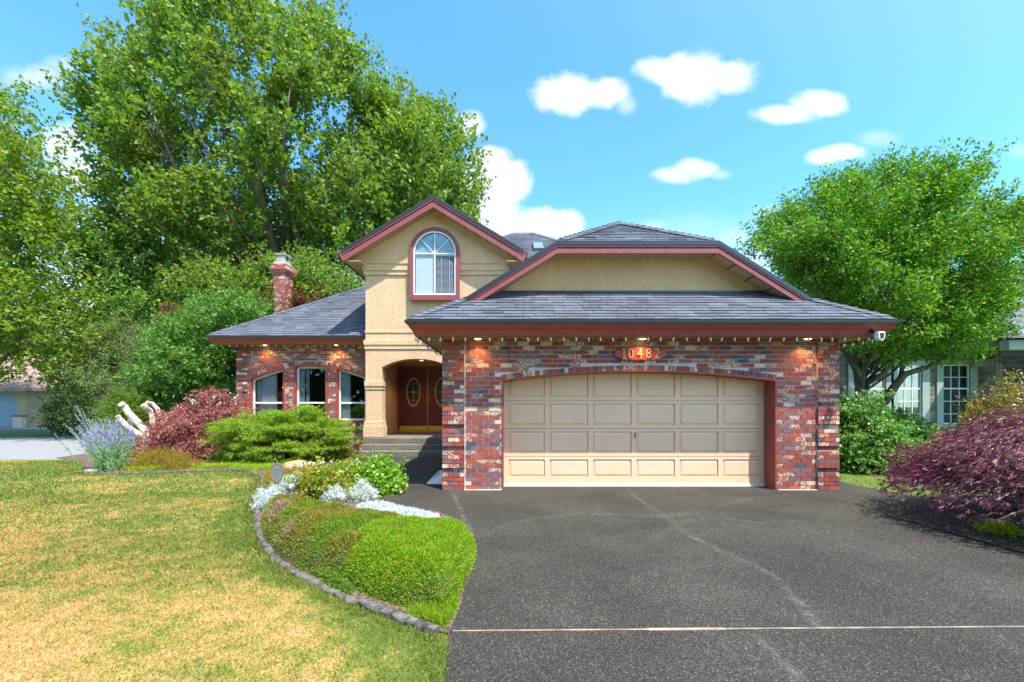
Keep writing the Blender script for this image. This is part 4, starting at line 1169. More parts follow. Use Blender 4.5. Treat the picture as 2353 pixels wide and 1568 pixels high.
def sil_points(rng, poly, D, thick, n, shell=.0, inset=0.):
    """points filling the rounded volume whose outline (seen along +Y) is poly"""
    xs = [p[0] for p in poly]; ys = [p[1] for p in poly]; out = []
    probe = rng.random((4000, 2))*[max(xs)-min(xs), max(ys)-min(ys)] + [min(xs), min(ys)]
    ok = inpoly(probe[:,0], probe[:,1], poly); dm = np.percentile(edist(probe[ok,0], probe[ok,1], poly), 92)
    got = 0
    while got < n:
        q = rng.random((n*2, 2))*[max(xs)-min(xs), max(ys)-min(ys)] + [min(xs), min(ys)]
        q = q[inpoly(q[:,0], q[:,1], poly)]; d = edist(q[:,0], q[:,1], poly)
        k_ = d > max(dm*.05, inset); q = q[k_]; d = d[k_]-inset
        hw = thick*np.sqrt(np.clip(1-(1-np.clip(d/dm, 0, 1))**2, .02, 1))
        s = rng.uniform(-1, 1, len(q)); s = np.sign(s)*np.abs(s)**(1-shell)
        xc = ((min(xs)+max(xs))/2-CX)/1000; yc = (HY-(min(ys)+max(ys))/2)/1000*.55
        o = np.stack([(q[:,0]-CX)/1000*D+s*hw*xc, D+s*hw, H+(HY-q[:,1])/1000*D+s*hw*yc], axis=1)
        out.append(o); got += len(o)
    return np.concatenate(out)[:n]
def spread(rng, C_, dirs, r, twigs, per, tl, LL, LW, droop=.2, up=.9, jit=.06, flat=1., dk=.9, lj=.7):
    n = len(C_)
    st = C_[:, None, :] + rng.normal(size=(n, twigs, 3))*np.array([r, r, r*flat])
    td = unit(dirs[:, None, :]*dk + rng.normal(size=(n, twigs, 3))*.55*np.array([1, 1, max(.35, flat)]))
    s = rng.random((n, twigs, per, 1))
    P = st[:, :, None, :] + td[:, :, None, :]*s*tl + rng.normal(size=(n, twigs, per, 3))*jit
    P[..., 2] -= (s[..., 0]**2)*tl*droop*.6
    D_ = unit(td[:, :, None, :]*.6 + rng.normal(size=P.shape)*lj + np.array([0, 0, -droop]))
    N_ = unit(rng.normal(size=P.shape)*.65 + np.array([0, 0, up]))
    P = P.reshape(-1, 3); k = len(P)
    L = LL*rng.uniform(.65, 1.25, k); Wd = LW*rng.uniform(.7, 1.2, k)
    return leafq(P, D_.reshape(-1, 3), N_.reshape(-1, 3), L, Wd)
def limbs(rng, mb, base, fork, tips, r0, r1=.02, wob=.05, split=None, n=8):
    """trunk from base to fork, and a curved limb from the fork region to each tip; returns points on the limbs"""
    base = np.array(base, float); fork = np.array(fork, float); pts = []
    mb.tube([base, base+(fork-base)*.05+np.array([0,0,.02]), base*.5+fork*.5+rng.normal(size=3)*wob, fork], [r0*1.45, r0*1.1, r0*.95, r0*.8], n)
    for tp in tips:
        k = rng.uniform(.55, 1.); s = base+(fork-base)*k; rr = r0*rng.uniform(.35, .6)
        L = np.linalg.norm(tp-s); m1 = s+(tp-s)*.35+np.array([0,0,L*.10])+rng.normal(size=3)*L*wob; m2 = s+(tp-s)*.7+np.array([0,0,L*.07])+rng.normal(size=3)*L*wob
        cps = [s, s*.5+m1*.5+rng.normal(size=3)*L*wob*.3, m1, (m1+m2)/2, m2, tp]
        rad = [rr, rr*.85, rr*.7, rr*.5, rr*.32, r1]
        mb.tube(cps, rad, max(5, n-2)); pts += [(c, r) for c, r in zip(cps[1:], rad[1:])]
    return pts
def far_pick(rng, P, k):
    idx = [int(rng.integers(len(P)))]; d = np.linalg.norm(P-P[idx[0]], axis=1)
    for _ in range(k-1):
        i = int(np.argmax(d*rng.uniform(.8, 1, len(P)))); idx.append(i); d = np.minimum(d, np.linalg.norm(P-P[i], axis=1))
    return P[idx]
def tree(name, label, poly, D, thick, base_px, fork_h, r0, nb, r, twigs, per, tl, LL, LW, mat, bark, seed, group=None, cat='tree',
         droop=.2, up=.9, flat=1., nl=12, jit=.06, dk=.9, shell=.25, wind=(0,0,0), lj=.7, base_z=0, core=0, thin=True):
    rng = np.random.default_rng(seed)
    bx = (base_px-CX)/1000*D; base = np.array([bx, D, base_z]); fork = base+np.array([rng.normal()*.1, 0, fork_h])
    Cn = sil_points(rng, poly, D, thick, nb, shell, (r*.9+tl*.45)*600/D)
    root = fork - np.array([0,0,fork_h*.3])
    dirs = unit(unit(Cn-root)+np.array(wind))
    V = spread(rng, Cn, dirs, r, twigs, per, tl, LL, LW, droop, up, jit, flat, dk, lj)
    t = empty(name, tuple(base), label, cat, group)
    quads('crown', V, [mat], t)
    mb = MB()
    tips = far_pick(rng, Cn, nl); pl = limbs(rng, mb, base, fork, tips, r0)
    pc = np.array([p for p, _ in pl])
    if thin:
        for c in Cn:
            i = int(np.argmin(np.linalg.norm(pc-c, axis=1)+np.maximum(0, pc[:,2]-c[2])*.8)); q = pc[i]; rr = min(pl[i][1]*.5, .03+r0*.03)
            mb.tube([q, (q+c)/2+rng.normal(size=3)*.06*np.linalg.norm(c-q), c], [max(rr, .012), max(rr*.7, .009), .006], 4, False)
    mb.build('trunk', bark, t, smooth=True)
    return t

M['lf_big'] = m_leaf('leaf_big', [(.09,.18,.030),(.14,.25,.040),(.20,.31,.05),(.28,.36,.06)], .5, .42, .35, (.35,(.18,.25,.04),.5,.68))
M['lf_yel'] = m_leaf('leaf_yellow_green', [(.12,.22,.02),(.19,.29,.025),(.26,.33,.03)], .5, .42, .35)
M['lf_maple'] = m_leaf('leaf_maple', [(.045,.16,.018),(.09,.25,.022),(.17,.35,.025),(.26,.37,.025)], .55, .30, .3)
M['lf_dark'] = m_leaf('leaf_dark', [(.03,.08,.03),(.05,.11,.035),(.08,.15,.045)], .5, .3, .4)
M['lf_mid'] = m_leaf('leaf_mid', [(.075,.19,.03),(.12,.26,.045),(.18,.33,.065)], .48, .38, .4)
M['lf_cedar'] = m_leaf('leaf_cedar', [(.08,.14,.04),(.14,.21,.055),(.20,.26,.075)], .6, .25, .3)
M['lf_plum'] = m_leaf('leaf_plum', [(.10,.028,.022),(.17,.05,.035),(.24,.09,.05),(.12,.09,.03)], .5, .3, .4)
M['lf_hedge'] = m_leaf('leaf_hedge', [(.09,.19,.015),(.14,.25,.02),(.19,.30,.025)], .5, .35, .4)
M['lf_jun'] = m_leaf('leaf_juniper', [(.13,.25,.018),(.22,.36,.022),(.34,.46,.03)], .5, .35, .4)
M['lf_redmap'] = m_leaf('leaf_red_maple', [(.22,.06,.06),(.36,.11,.11),(.48,.20,.17),(.30,.19,.09)], .42, .3, .5, (1.4,(.24,.07,.07),.45,.65), (1.3,.8,.6))
M['lf_purple'] = m_leaf('leaf_purple_maple', [(.055,.032,.036),(.10,.046,.052),(.17,.068,.075),(.40,.12,.16),(.22,.13,.10)], .42, .25, .5, (1.1,(.20,.05,.095),.5,.66), (1.4,.6,.8))
M['lf_shrub'] = m_leaf('leaf_shrub', [(.09,.22,.035),(.14,.30,.05),(.24,.40,.10)], .35, .35, .6)
M['lf_rose'] = m_leaf('leaf_rose', [(.10,.24,.03),(.20,.38,.03),(.34,.46,.04),(.42,.30,.05),(.30,.12,.04)], .32, .4, .6)
M['lf_rosegrn'] = m_leaf('leaf_rose_green', [(.10,.28,.03),(.20,.40,.03),(.34,.50,.04)], .32, .4, .6)
M['lf_silver'] = m_leaf('leaf_silver', [(.48,.56,.50),(.62,.70,.66),(.74,.80,.76)], .7, .15, .3, None, (1,1,1))
M['lf_heathb'] = m_leaf('leaf_heather_brown', [(.13,.18,.018),(.20,.25,.022),(.29,.29,.035),(.34,.15,.05)], .6, .3, .3, (2.2,(.17,.27,.02),.5,.62))
M['lf_heathg'] = m_leaf('leaf_heather_bright', [(.08,.24,.008),(.16,.38,.010),(.28,.48,.014),(.42,.24,.03)], .55, .35, .3)
M['lf_gold'] = m_leaf('leaf_gold', [(.16,.22,.02),(.26,.27,.03),(.44,.26,.03),(.40,.17,.03)], .6, .3, .3)
M['lf_lime'] = m_leaf('leaf_lime', [(.30,.42,.02),(.42,.50,.02),(.20,.36,.02)], .6, .35, .3)
M['lf_sage'] = m_leaf('leaf_sage', [(.22,.40,.16),(.34,.52,.26),(.20,.38,.10)], .6, .3, .3)
M['lf_lav'] = m_leaf('petal_lavender', [(.30,.24,.66),(.42,.36,.80),(.52,.40,.78)], .7, .3, .2, None, (1,1,1))
M['lf_rust'] = m_leaf('leaf_rust', [(.10,.20,.04),(.18,.26,.05),(.40,.18,.06),(.45,.28,.10)], .4, .35, .5)
M['lf_pink'] = m_leaf('petal_pink', [(.50,.26,.26),(.62,.42,.40),(.40,.22,.20)], .7, .3, .2, None, (1,1,1))
M['petal_white'] = m_leaf('petal_white', [(.85,.83,.78),(.9,.9,.88)], .6, .3, .2, None, (1,1,1))
M['twig'] = m_paint('twig', (.07,.052,.035), .9, .3, 20, .3)

# big poplar-like tree behind the house
tree('broadleaf_tree', 'huge broadleaf tree towering behind the brick chimney, swept by the wind',
     [(185,250),(225,150),(262,85),(310,30),(340,-60),(560,-70),(620,30),(700,38),(770,80),(830,130),(852,190),(868,270),(900,380),(905,520),(860,640),(800,700),(700,650),(640,600),(560,700),(420,720),(330,640),(255,560),(215,440),(195,340)],
     25, 5., 665, 5.5, .50, 430, .50, 11, 22, 1.15, .26, .17, M['lf_big'], M['bark'], 11, 'trees behind the house', droop=.12, nl=30, wind=(-.15,0,.6), shell=.35, jit=.10)
tree('broadleaf_tree', 'rounded green tree behind the gable roof and beside the taller windblown tree',
     [(850,190),(880,165),(905,160),(925,225),(960,205),(1000,250),(1040,285),(1070,330),(1090,380),(1100,430),(1122,450),(1108,500),(1080,560),(980,640),(880,640),(830,520),(820,330)],
     27, 5, 905, 7, .32, 150, .5, 11, 22, 1.1, .26, .17, M['lf_big'], M['bark'], 12, 'trees behind the house', droop=.15, nl=12, wind=(-.2,0,.3), shell=.3, jit=.1)
# yellow-green tree at the street side
tree('street_tree', 'yellow green tree across the street by the tan house with a blue garage door',
     [(-160,180),(0,195),(60,230),(75,290),(130,340),(110,385),(155,440),(150,520),(195,560),(205,640),(235,720),(225,800),(190,850),(120,868),(60,845),(0,870),(-170,880)],
     20.5, 3.6, -40, 4, .30, 260, .55, 10, 20, 1.1, .19, .12, M['lf_yel'], M['bark'], 13, 'trees across the street', droop=.2, nl=12, wind=(-.2,0,.1), jit=.1)
tree('background_tree', 'mid green tree filling the gap between the street tree and the windblown tree',
     [(120,560),(180,500),(260,560),(330,590),(420,640),(470,700),(470,800),(420,900),(330,930),(230,960),(170,930),(140,850),(190,780),(200,680)],
     23.5, 3., 300, 3, .28, 240, .6, 9, 20, 1.1, .20, .13, M['lf_mid'], M['bark'], 14, 'trees behind the house', nl=10)
tree('cedar_tree', 'olive green cedar with drooping sprays behind the bright clipped hedges',
     [(165,790),(230,740),(300,720),(370,745),(400,800),(395,880),(340,930),(300,985),(240,990),(200,1000),(150,985),(160,900),(150,850)],
     19.5, 2.0, 270, 2, .22, 150, .38, 12, 20, .7, .10, .035, M['lf_cedar'], M['bark'], 15, droop=.7, nl=10, flat=.35, up=.5)
tree('dogwood_tree', 'glossy green tree pressed against the outer corner of the low brick wing',
     [(335,880),(345,800),(390,755),(430,715),(480,690),(540,690),(590,680),(600,700),(600,740),(590,760),(560,800),(556,880),(545,935),(480,925),(420,935),(360,940)],
     16.8, 2.2, 465, 1.6, .14, 210, .38, 10, 20, .6, .125, .085, M['lf_mid'], M['bark'], 16, nl=12, flat=.6)
tree('broadleaf_tree', 'medium green tree between the dogwood tree and the brick chimney',
     [(360,700),(420,640),(500,610),(560,640),(620,610),(700,600),(790,620),(860,640),(860,700),(760,760),(620,740),(520,720),(430,740)],
     20.5, 2.4, 600, 3, .2, 130, .42, 10, 20, .8, .18, .11, M['lf_big'], M['bark'], 17, 'trees behind the house', nl=10)
tree('plum_tree', 'copper leaved plum tree behind the brick chimney',
     [(606,700),(612,672),(640,668),(690,652),(715,672),(745,690),(735,730),(650,740),(608,726)],
     18.2, .8, 680, 3.4, .08, 40, .25, 9, 18, .4, .10, .06, M['lf_plum'], M['bark'], 18, nl=6)
tree('plum_tree', 'dark red leaved plum tree peeking out above the glossy dogwood tree',
     [(383,740),(395,715),(440,716),(450,750),(430,790),(392,792)],
     18.4, .8, 415, 3, .08, 34, .25, 9, 18, .4, .10, .06, M['lf_plum'], M['bark'], 19, nl=5)
# maple on the right
tree('maple_tree', 'bright green spreading maple with a mossy trunk beside the garage',
     [(1712,600),(1738,558),(1790,512),(1830,476),(1900,442),(1940,430),(2010,408),(2080,392),(2150,380),(2200,362),(2232,372),(2245,410),(2290,430),(2300,480),(2345,440),(2520,420),(2600,520),(2560,600),(2330,560),(2340,640),(2330,700),(2290,760),(2265,800),(2240,850),(2180,865),(2120,835),(2085,875),(2010,845),(1948,818),(1880,735),(1800,700),(1800,660),(1760,620)],
     12.4, 2.6, 1985, 2.5, .10, 300, .26, 20, 30, .62, .078, .062, M['lf_maple'], M['bark_mossy'], 20, nl=14, flat=.32, wind=(0,0,.15), droop=.15, shell=.35)
mt = bpy.data.objects['maple_tree']
mb = MB()   # heavy crooked stems seen below the crown
def px3(*a): return [at(x, y, Y) for x, y, Y in a]
mb.tube(px3((1972,1030,12.3),(1972,945,12.3),(1975,890,12.3),(1968,850,12.3),(1945,815,12.3),(1930,790,12.2)), [.14,.125,.11,.09,.06,.03], 8)
mb.tube(px3((1978,930,12.3),(1992,880,12.25),(2030,860,12.2),(2055,822,12.1),(2090,790,12.1),(2110,740,12.1)), [.10,.095,.085,.07,.05,.02], 8)
mb.tube(px3((2005,1040,12.5),(1998,960,12.4),(2030,925,12.3),(2062,880,12.3),(2080,860,12.2),(2130,845,12.2),(2180,815,12.2)), [.17,.15,.13,.11,.085,.06,.03], 8)
mb.tube(px3((2070,870,12.3),(2075,820,12.5),(2060,770,12.6)), [.08,.06,.03], 7)
mb.tube(px3((1975,860,12.3),(1998,820,12.1),(2010,780,12.0)), [.05,.04,.02], 6)
mb.build('stems', M['bark_mossy'], mt, smooth=True)

# ------------------------------------------------------------------ shrubs
def dome(rng, n, c, rx, ry, h, z0=0, lump=.12, lo=.75, hi=1.05, fmin=0., pw=1., seed=0):
    u = rng.uniform(fmin, 1, n); ph = rng.uniform(0, 2*np.pi, n); st = np.sqrt(1-u**2)**pw
    d = np.stack([np.cos(ph)*st, np.sin(ph)*st, u], 1)
    k = rng.uniform(lo, hi, n)
    l = np.array([mnoise.noise(Vector((q[0]*2.6+seed, q[1]*2.6, q[2]*2.6))) for q in d])
    k = k*(1+lump*l*2)
    P = np.array([c[0], c[1], z0]) + d*np.array([rx, ry, h])*k[:, None]
    Nr = unit(d/np.array([rx, ry, h]))
    return P, Nr
def bush(name, label, c, rx, ry, h, nb, r, twigs, per, tl, LL, LW, mat, seed, cat='shrub', group=None, z0=0, droop=.2, up=.9, flat=.8, lump=.12, dk=.9, stems=6, lo=.5, jit=.02, hdir=0., part='foliage', fmin=0., lj=.7):
    rng = np.random.default_rng(seed)
    P, Nr = dome(rng, nb, c, rx, ry, h, z0, lump, lo, 1.0, fmin, seed=seed)
    dr = Nr.copy()
    if hdir: dr[:, 2] *= (1-hdir); dr = unit(dr)
    V = spread(rng, P, dr, r, twigs, per, tl, LL, LW, droop, up, jit, flat, dk, lj)
    V[..., 2] = np.maximum(V[..., 2], .01)
    o = empty(name, (c[0], c[1], 0), label, cat, group)
    quads(part, V, [mat], o)
    if stems:
        mb = MB(); tips = far_pick(rng, P, min(stems, len(P)))
        for tp in tips:
            b = np.array([c[0]+rng.normal()*rx*.12, c[1]+rng.normal()*ry*.12, 0])
            m_ = b*.45+tp*.55+rng.normal(size=3)*.05*h; mb.tube([b, m_, tp], [.012+.015*h, .009+.01*h, .004], 5)
        mb.build('stems', M['bark'], o, smooth=True)
    return o
# juniper-like spreading conifer, layered sprays
bush('cypress_shrub', 'bright green spreading conifer with layered feathery sprays under the arched windows', (-6.2,11.9), 1.72, 1.3, 1.55, 230, .15, 36, 22, .17, .042, .019, M['lf_jun'], 31,
     flat=.13, hdir=.88, up=1.2, droop=.05, lump=.16, stems=10, lo=.55, dk=1.2, jit=.018)
bush('red_maple_shrub', 'dusty red laceleaf maple mound beside the sawn off pale branches', (-8.95,12.8), 1.48, 1.2, 1.60, 280, .14, 12, 20, .34, .075, .026, M['lf_redmap'], 32,
     flat=.5, droop=.75, up=.7, lump=.10, stems=6, lo=.6, hdir=.2, z0=.12)
bush('clipped_conifer', 'bright green clipped conifer behind the lavender flowers', (-13.25,15.0), .9, .7, 2.0, 190, .10, 12, 20, .16, .05, .022, M['lf_hedge'], 33, group='clipped conifers by the street', lump=.12, stems=4, lo=.75, flat=1)
bush('clipped_conifer', 'bright green conifer rising right behind the sawn off branches', (-13.75,16.6), .85, .7, 2.45, 190, .10, 12, 20, .16, .05, .022, M['lf_hedge'], 34, group='clipped conifers by the street', lump=.12, stems=4, lo=.75, flat=1)
bush('gold_heather', 'low yellow and orange tipped heather behind the kerb', (-8.35,10.35), .80, .42, .40, 150, .06, 10, 14, .08, .035, .008, M['lf_gold'], 35, stems=0, lo=.6, up=.2, droop=-.6, jit=.012)
bush('low_shrub', 'small yellowish shrub by the brick cheek of the porch steps', (-5.0,12.25), .42, .4, .50, 60, .08, 9, 14, .14, .045, .022, M['lf_rust'], 36, stems=5)
# plants of the rose bed
bush('rose_bush', 'yellow green rose bush with orange young leaves and white blooms', (-3.05,7.15), .62, .42, .52, 95, .09, 8, 9, .16, .062, .040, M['lf_rose'], 37, stems=9, lo=.5, jit=.03, lump=.2)
bush('rose_bush', 'lime green rose bush with broad leaves at the edge of the walkway', (-2.45,7.6), .42, .42, .60, 80, .08, 8, 9, .15, .07, .048, M['lf_rosegrn'], 38, stems=7, lo=.5, jit=.03, lump=.2)
rb = bpy.data.objects['rose_bush']
def bloom(c, r, mat, name, parent, seed, n=26, sq=.7):
    rng = np.random.default_rng(seed); d = unit(rng.normal(size=(n, 3))+np.array([0,-.3,.3]))
    P = np.array(c)+d*r*.25; V = leafq(P, d+rng.normal(size=(n,3))*.2, unit(rng.normal(size=(n,3))), np.full(n, r*.95), np.full(n, r*.9)); return quads(name, V, [mat], parent)
bloom(at(785,1141,6.55), .052, M['petal_white'], 'bloom', rb, 1, 40)
bloom(at(717,1108,6.9), .05, M['lf_pink'], 'bloom', rb, 2); bloom(at(784,1114,6.9), .05, M['lf_pink'], 'bloom', rb, 3); bloom(at(672,1118,6.8), .05, M['petal_white'], 'bloom', rb, 4)
mb = MB(); mb.tube([at(815,1118,6.7), at(800,1130,6.6), at(785,1141,6.55)], .004, 4); mb.build('stem', M['lf_mid'], rb)
for (px_, py_, Y, rx, ry, h, lb, sd) in ((618,1150,6.35,.17,.2,.27,'silver leaved mound at the lawn edge left of the sign post',41),(668,1112,6.95,.15,.14,.40,'tall silver leaved plant just behind the oval sign',42),
        (832,1140,6.9,.20,.2,.28,'silver leaved mound beside the walkway',43),(770,1140,6.7,.13,.12,.22,'grey green silver plant among the roses',44)):
    c = ((px_-CX)/1000*Y, Y)
    bush('silver_plant', lb, c, rx, ry, h, 90, .03, 8, 12, .05, .036, .008, M['lf_silver'], sd, cat='plant', group='silver leaved plants', stems=0, lo=.45, jit=.012, up=.3, droop=-.5)

def hmap(poly, h, w, seed, lump=.10):
    def f(x, y):
        d = edist(x, y, poly); t = np.clip(d/w, 0, 1); z = h*(1-(1-t)**2.4)**.55
        return z*(1+lump*np.array([mnoise.noise(Vector((a*1.9, b*1.9, seed))) + .6*mnoise.noise(Vector((a*5, b*5, seed+3))) for a, b in zip(x, y)]))
    return f
def carpet(name, label, poly, h, w, n, LL, LW, mat, seed, cat='shrub', core=(.05,.055,.02), lean=.5, up=1., kind=None, lump=.1, side=.35, group=None):
    """a dense low mound of upright sprigs over a twiggy core"""
    rng = np.random.default_rng(seed); f = hmap(poly, h, w, seed, lump)
    xs = [p[0] for p in poly]; ys = [p[1] for p in poly]
    q = rng.random((n*3, 2))*[max(xs)-min(xs), max(ys)-min(ys)]+[min(xs), min(ys)]; q = q[inpoly(q[:,0], q[:,1], poly)]
    d = edist(q[:,0], q[:,1], poly); keep = rng.random(len(q)) < np.where(d < w*.5, 1., 1-side); q = q[keep][:n]
    z = f(q[:,0], q[:,1]); e = .03
    gx = (f(q[:,0]+e, q[:,1])-z)/e; gy = (f(q[:,0], q[:,1]+e)-z)/e
    Nr = unit(np.stack([-gx, -gy, np.ones(len(q))], 1))
    steep = 1-Nr[:,2]
    z2 = z*(1-np.clip(rng.random(len(q))*1.1*steep, 0, .9)) - rng.random(len(q))*.02
    P = np.stack([q[:,0], q[:,1], np.maximum(z2-LL*.5, 0.01)], 1)
    D_ = unit(Nr*lean+np.array([0,0,up])*.6+rng.normal(size=P.shape)*.62)
    V = leafq(P, D_, unit(rng.normal(size=P.shape)+np.array([0,-.3,.2])), LL*rng.uniform(.6,1.3,len(q)), LW*rng.uniform(.7,1.3,len(q)), .55, .05)
    c = (sum(xs)/len(xs), sum(ys)/len(ys), 0)
    ex = MB(); st = max(.045, (max(xs)-min(xs))/40)
    nx_, ny_ = int((max(xs)-min(xs))/st)+2, int((max(ys)-min(ys))/st)+2
    gxx = np.array([min(xs)+i*st for j in range(ny_) for i in range(nx_)]); gyy = np.array([min(ys)+j*st for j in range(ny_) for i in range(nx_)])
    ins = inpoly(gxx, gyy, poly); zz = np.where(ins, f(gxx, gyy)*.86-.015, -.05)-np.array(c)[2]
    ex.v = [(a-c[0], b-c[1], k) for a, b, k in zip(gxx, gyy, zz)]
    for j in range(ny_-1):
        for i in range(nx_-1):
            k = j*nx_+i
            if ins[k] or ins[k+1] or ins[k+nx_] or ins[k+nx_+1]: ex.f.append([k, k+1, k+nx_+1, k+nx_])
    o = quads(name, V-np.array(c), [mat, m_paint(name+'_core', core, .95, .4, 25, 0)], None, None, None, ex); o.location = c
    tag(o, label, cat, group, kind); return o
# (quads() offsets nothing here: geometry is already local)
brown = [(-3.38,5.95),(-3.20,5.58),(-2.80,4.90),(-2.32,4.32),(-1.90,3.96),(-1.50,3.72),(-1.0,3.75),(-.85,4.2),(-.95,4.65),(-1.5,5.05),(-2.2,5.45),(-2.95,5.85)]
carpet('heather_mound', 'brownish green heather mound beside the bright green one', brown, .37, .28, 105000, .030, .0072, M['lf_heathb'], 61, group='heather mounds', core=(.06,.06,.025), lump=.2)
rng_ = np.random.default_rng(77); n_ = 2600
ctr = np.array([[-2.52,4.86,.26],[-2.18,4.42,.22],[-2.66,5.05,.30]])[rng_.integers(0,3,n_)]
P_ = ctr + rng_.normal(size=(n_,3))*np.array([.07,.07,.06]); P_[:,2] = np.abs(P_[:,2])
quads('dead_twigs', leafq(P_, unit(rng_.normal(size=(n_,3))*.7+np.array([-.3,-.6,.8])), unit(rng_.normal(size=(n_,3))), np.full(n_,.05), np.full(n_,.005)), [m_leaf('dead_twig', [(.30,.17,.14),(.42,.27,.22),(.22,.12,.10)], .8, .1, .2)], bpy.data.objects['heather_mound'])
bright = [(-1.62,4.1),(-1.42,3.68),(-1.12,3.42),(-.80,3.24),(-.53,3.20),(-.42,3.45),(-.37,3.9),(-.36,4.4),(-.47,4.75),(-.85,4.8),(-1.15,4.78),(-1.5,4.65)]
carpet('heather_mound', 'vivid green heather mound between the kerb end and the driveway', bright, .35, .24, 115000, .030, .0068, M['lf_heathg'], 62, group='heather mounds', core=(.055,.07,.015), lump=.16)
carpet('silver_edging', 'strip of white silver leaves between the bright mound and the driveway', [(-1.75,5.35),(-1.2,4.95),(-.75,4.92),(-.80,5.25),(-1.25,5.62),(-1.75,5.98),(-2.05,6.05),(-2.1,5.7)], .22, .14, 12000, .05, .009, M['lf_silver'], 63, cat='plant', core=(.30,.34,.30), lump=.25)
carpet('low_heather', 'low olive heather patch behind the rose bushes', [(-4.1,8.0),(-3.1,7.6),(-2.6,8.1),(-2.75,8.9),(-3.4,9.3),(-4.0,9.0)], .30, .3, 16000, .05, .010, M['lf_heathb'], 64, lump=.15)
carpet('low_heather', 'small rusty heather clump at the sign post beside the kerb', [G(605,1130),G(604,1104),(-4.3,8.6),(-3.85,8.3),(-3.6,7.5),(-3.5,7.0)], .26, .22, 9000, .05, .010, M['lf_gold'], 65, lump=.2)
carpet('sedum_patch', 'bright lime patch of ground cover at the foot of the lavender flowers', [G(272,1083),G(340,1085),(-7.9,10.3),(-8.7,10.6),(-9.4,10.5)], .10, .12, 5000, .035, .012, M['lf_lime'], 66, cat='plant')
carpet('ground_cover', None, [G(455,1080),G(532,1078),G(590,1084),(-5.6,10.0),(-5.4,10.6),(-7.0,10.9),(-8.0,10.5)], .10, .15, 9000, .035, .012, M['lf_lime'], 67, cat=None, kind='stuff')
carpet('ground_cover', None, [G(700,1310),G(745,1345),G(810,1372),(-1.3,3.55),(-1.5,3.75)], .12, .10, 5000, .035, .010, M['lf_hedge'], 68, cat=None, kind='stuff')
carpet('grass_tuft', 'light green grass tuft at the pointed end of the kerb', [(-.78,3.12),(-.58,3.02),(-.46,2.93),(-.42,3.1),(-.42,3.5),(-.6,3.3)], .05, .08, 3000, .06, .005, M['lf_heathg'], 69, cat='plant')

# russian sage with lavender spikes leaning left
def sage():
    rng = np.random.default_rng(71); c = np.array([-9.15, 10.0, 0]); o = empty('sage_plant', tuple(c), 'grey green sage with lavender flower spikes leaning over the lawn', 'plant')
    n = 120; mb = MB(); VL = []; VF = []
    for i in range(n):
        b = c+np.array([rng.normal()*.16, rng.normal()*.14, 0]); a = np.array([rng.normal()*.32-.30, rng.normal()*.25, 1.]); a = a/np.linalg.norm(a); L = rng.uniform(.8, 1.35)
        if i < 4: a = unit(np.array([-.75+.1*i, 0, 1.])); L = 1.65
        tip = b+a*L; mid = b+a*L*.5+np.array([0,0,.05]); mb.tube([b, mid, tip], [.006,.005,.003], 4, False)
        s = rng.random(60)**.8*.6; P = b+a*L*s[:,None]+rng.normal(size=(60,3))*.025
        VL.append(leafq(P, unit(a+rng.normal(size=(60,3))*.8), unit(rng.normal(size=(60,3))), np.full(60,.055), np.full(60,.014)))
        s = rng.uniform(.5,1.0,46); P = b+a*L*s[:,None]+rng.normal(size=(46,3))*.016*(1.3-s[:,None])
        VF.append(leafq(P, unit(a*.4+rng.normal(size=(46,3))), unit(rng.normal(size=(46,3))), np.full(46,.026), np.full(46,.018)))
    mb.build('stems', M['lf_sage'], o); quads('foliage', np.concatenate(VL), [M['lf_sage']], o); quads('flower_spikes', np.concatenate(VF), [M['lf_lav']], o)
sage()
def mullein():
    p = at(290,1080,10.3); o = empty('flower_spike', (p.x,10.3,0), 'single tall grey flower spike beside the lavender flowers', 'plant')
    rng = np.random.default_rng(72); mb = MB(); a = at(287,1080,10.3); b = at(306,985,10.3); mb.tube([(a.x,10.3,0), a*.5+b*.5, b], [.010,.008,.004], 5); mb.build('stem', M['lf_sage'], o)
    s = rng.random(260); P = np.array(a)*(1-(.5+.5*s[:,None]))+np.array(b)*(.5+.5*s[:,None])+rng.normal(size=(260,3))*.02*np.sin(np.pi*s[:,None])
    quads('blossoms', leafq(P, unit(rng.normal(size=(260,3))), unit(rng.normal(size=(260,3))), np.full(260,.03), np.full(260,.02)), [M['lf_lav']], o)
mullein()
# sawn-off pale branches
st = empty('cut_stump', (-10.9, 12.9, 0), 'pale sawn off trunk with four cut branches beside the red maple mound', 'tree stump')
def cut(parts, name='branch'):
    mb = MB(); mb.tube([p for p, _ in parts], [r*.8 for _, r in parts], 12); b = mb.build(name, M['bark_pale'], st, smooth=False)
    a, c_ = parts[-2][0], parts[-1][0]; d = (c_-a).normalized(); mb = MB(); mb.tube([c_+d*.001, c_+d*.012], [parts[-1][1]*.76]*2, 12); mb.build('cut_face', M['cutwood'], b)
YS = 12.9
J = at(335,990,YS)
cut([(Vector((J.x+.1,YS,0)),.20),(at(342,1010,YS),.17),(J,.14)], 'trunk')
cut([(at(338,995,YS),.12),(at(318,972,YS),.115),(at(296,950,YS),.11),(at(286,935,YS),.115),(at(279,929,YS-.1),.11)][:5])
cut([(at(336,1005,YS),.11),(at(318,998,YS-.1),.10),(at(292,980,YS-.15),.085),(at(276,964,YS-.2),.08),(at(271,956,YS-.25),.08)])
cut([(at(352,985,YS),.10),(at(350,958,YS),.095),(at(345,945,YS),.10),(at(334,936,YS-.15),.10),(at(329,931,YS-.2),.095)])
cut([(at(370,965,YS+.2),.08),(at(362,940,YS+.2),.075),(at(350,928,YS+.15),.07),(at(338,925,YS),.065)])

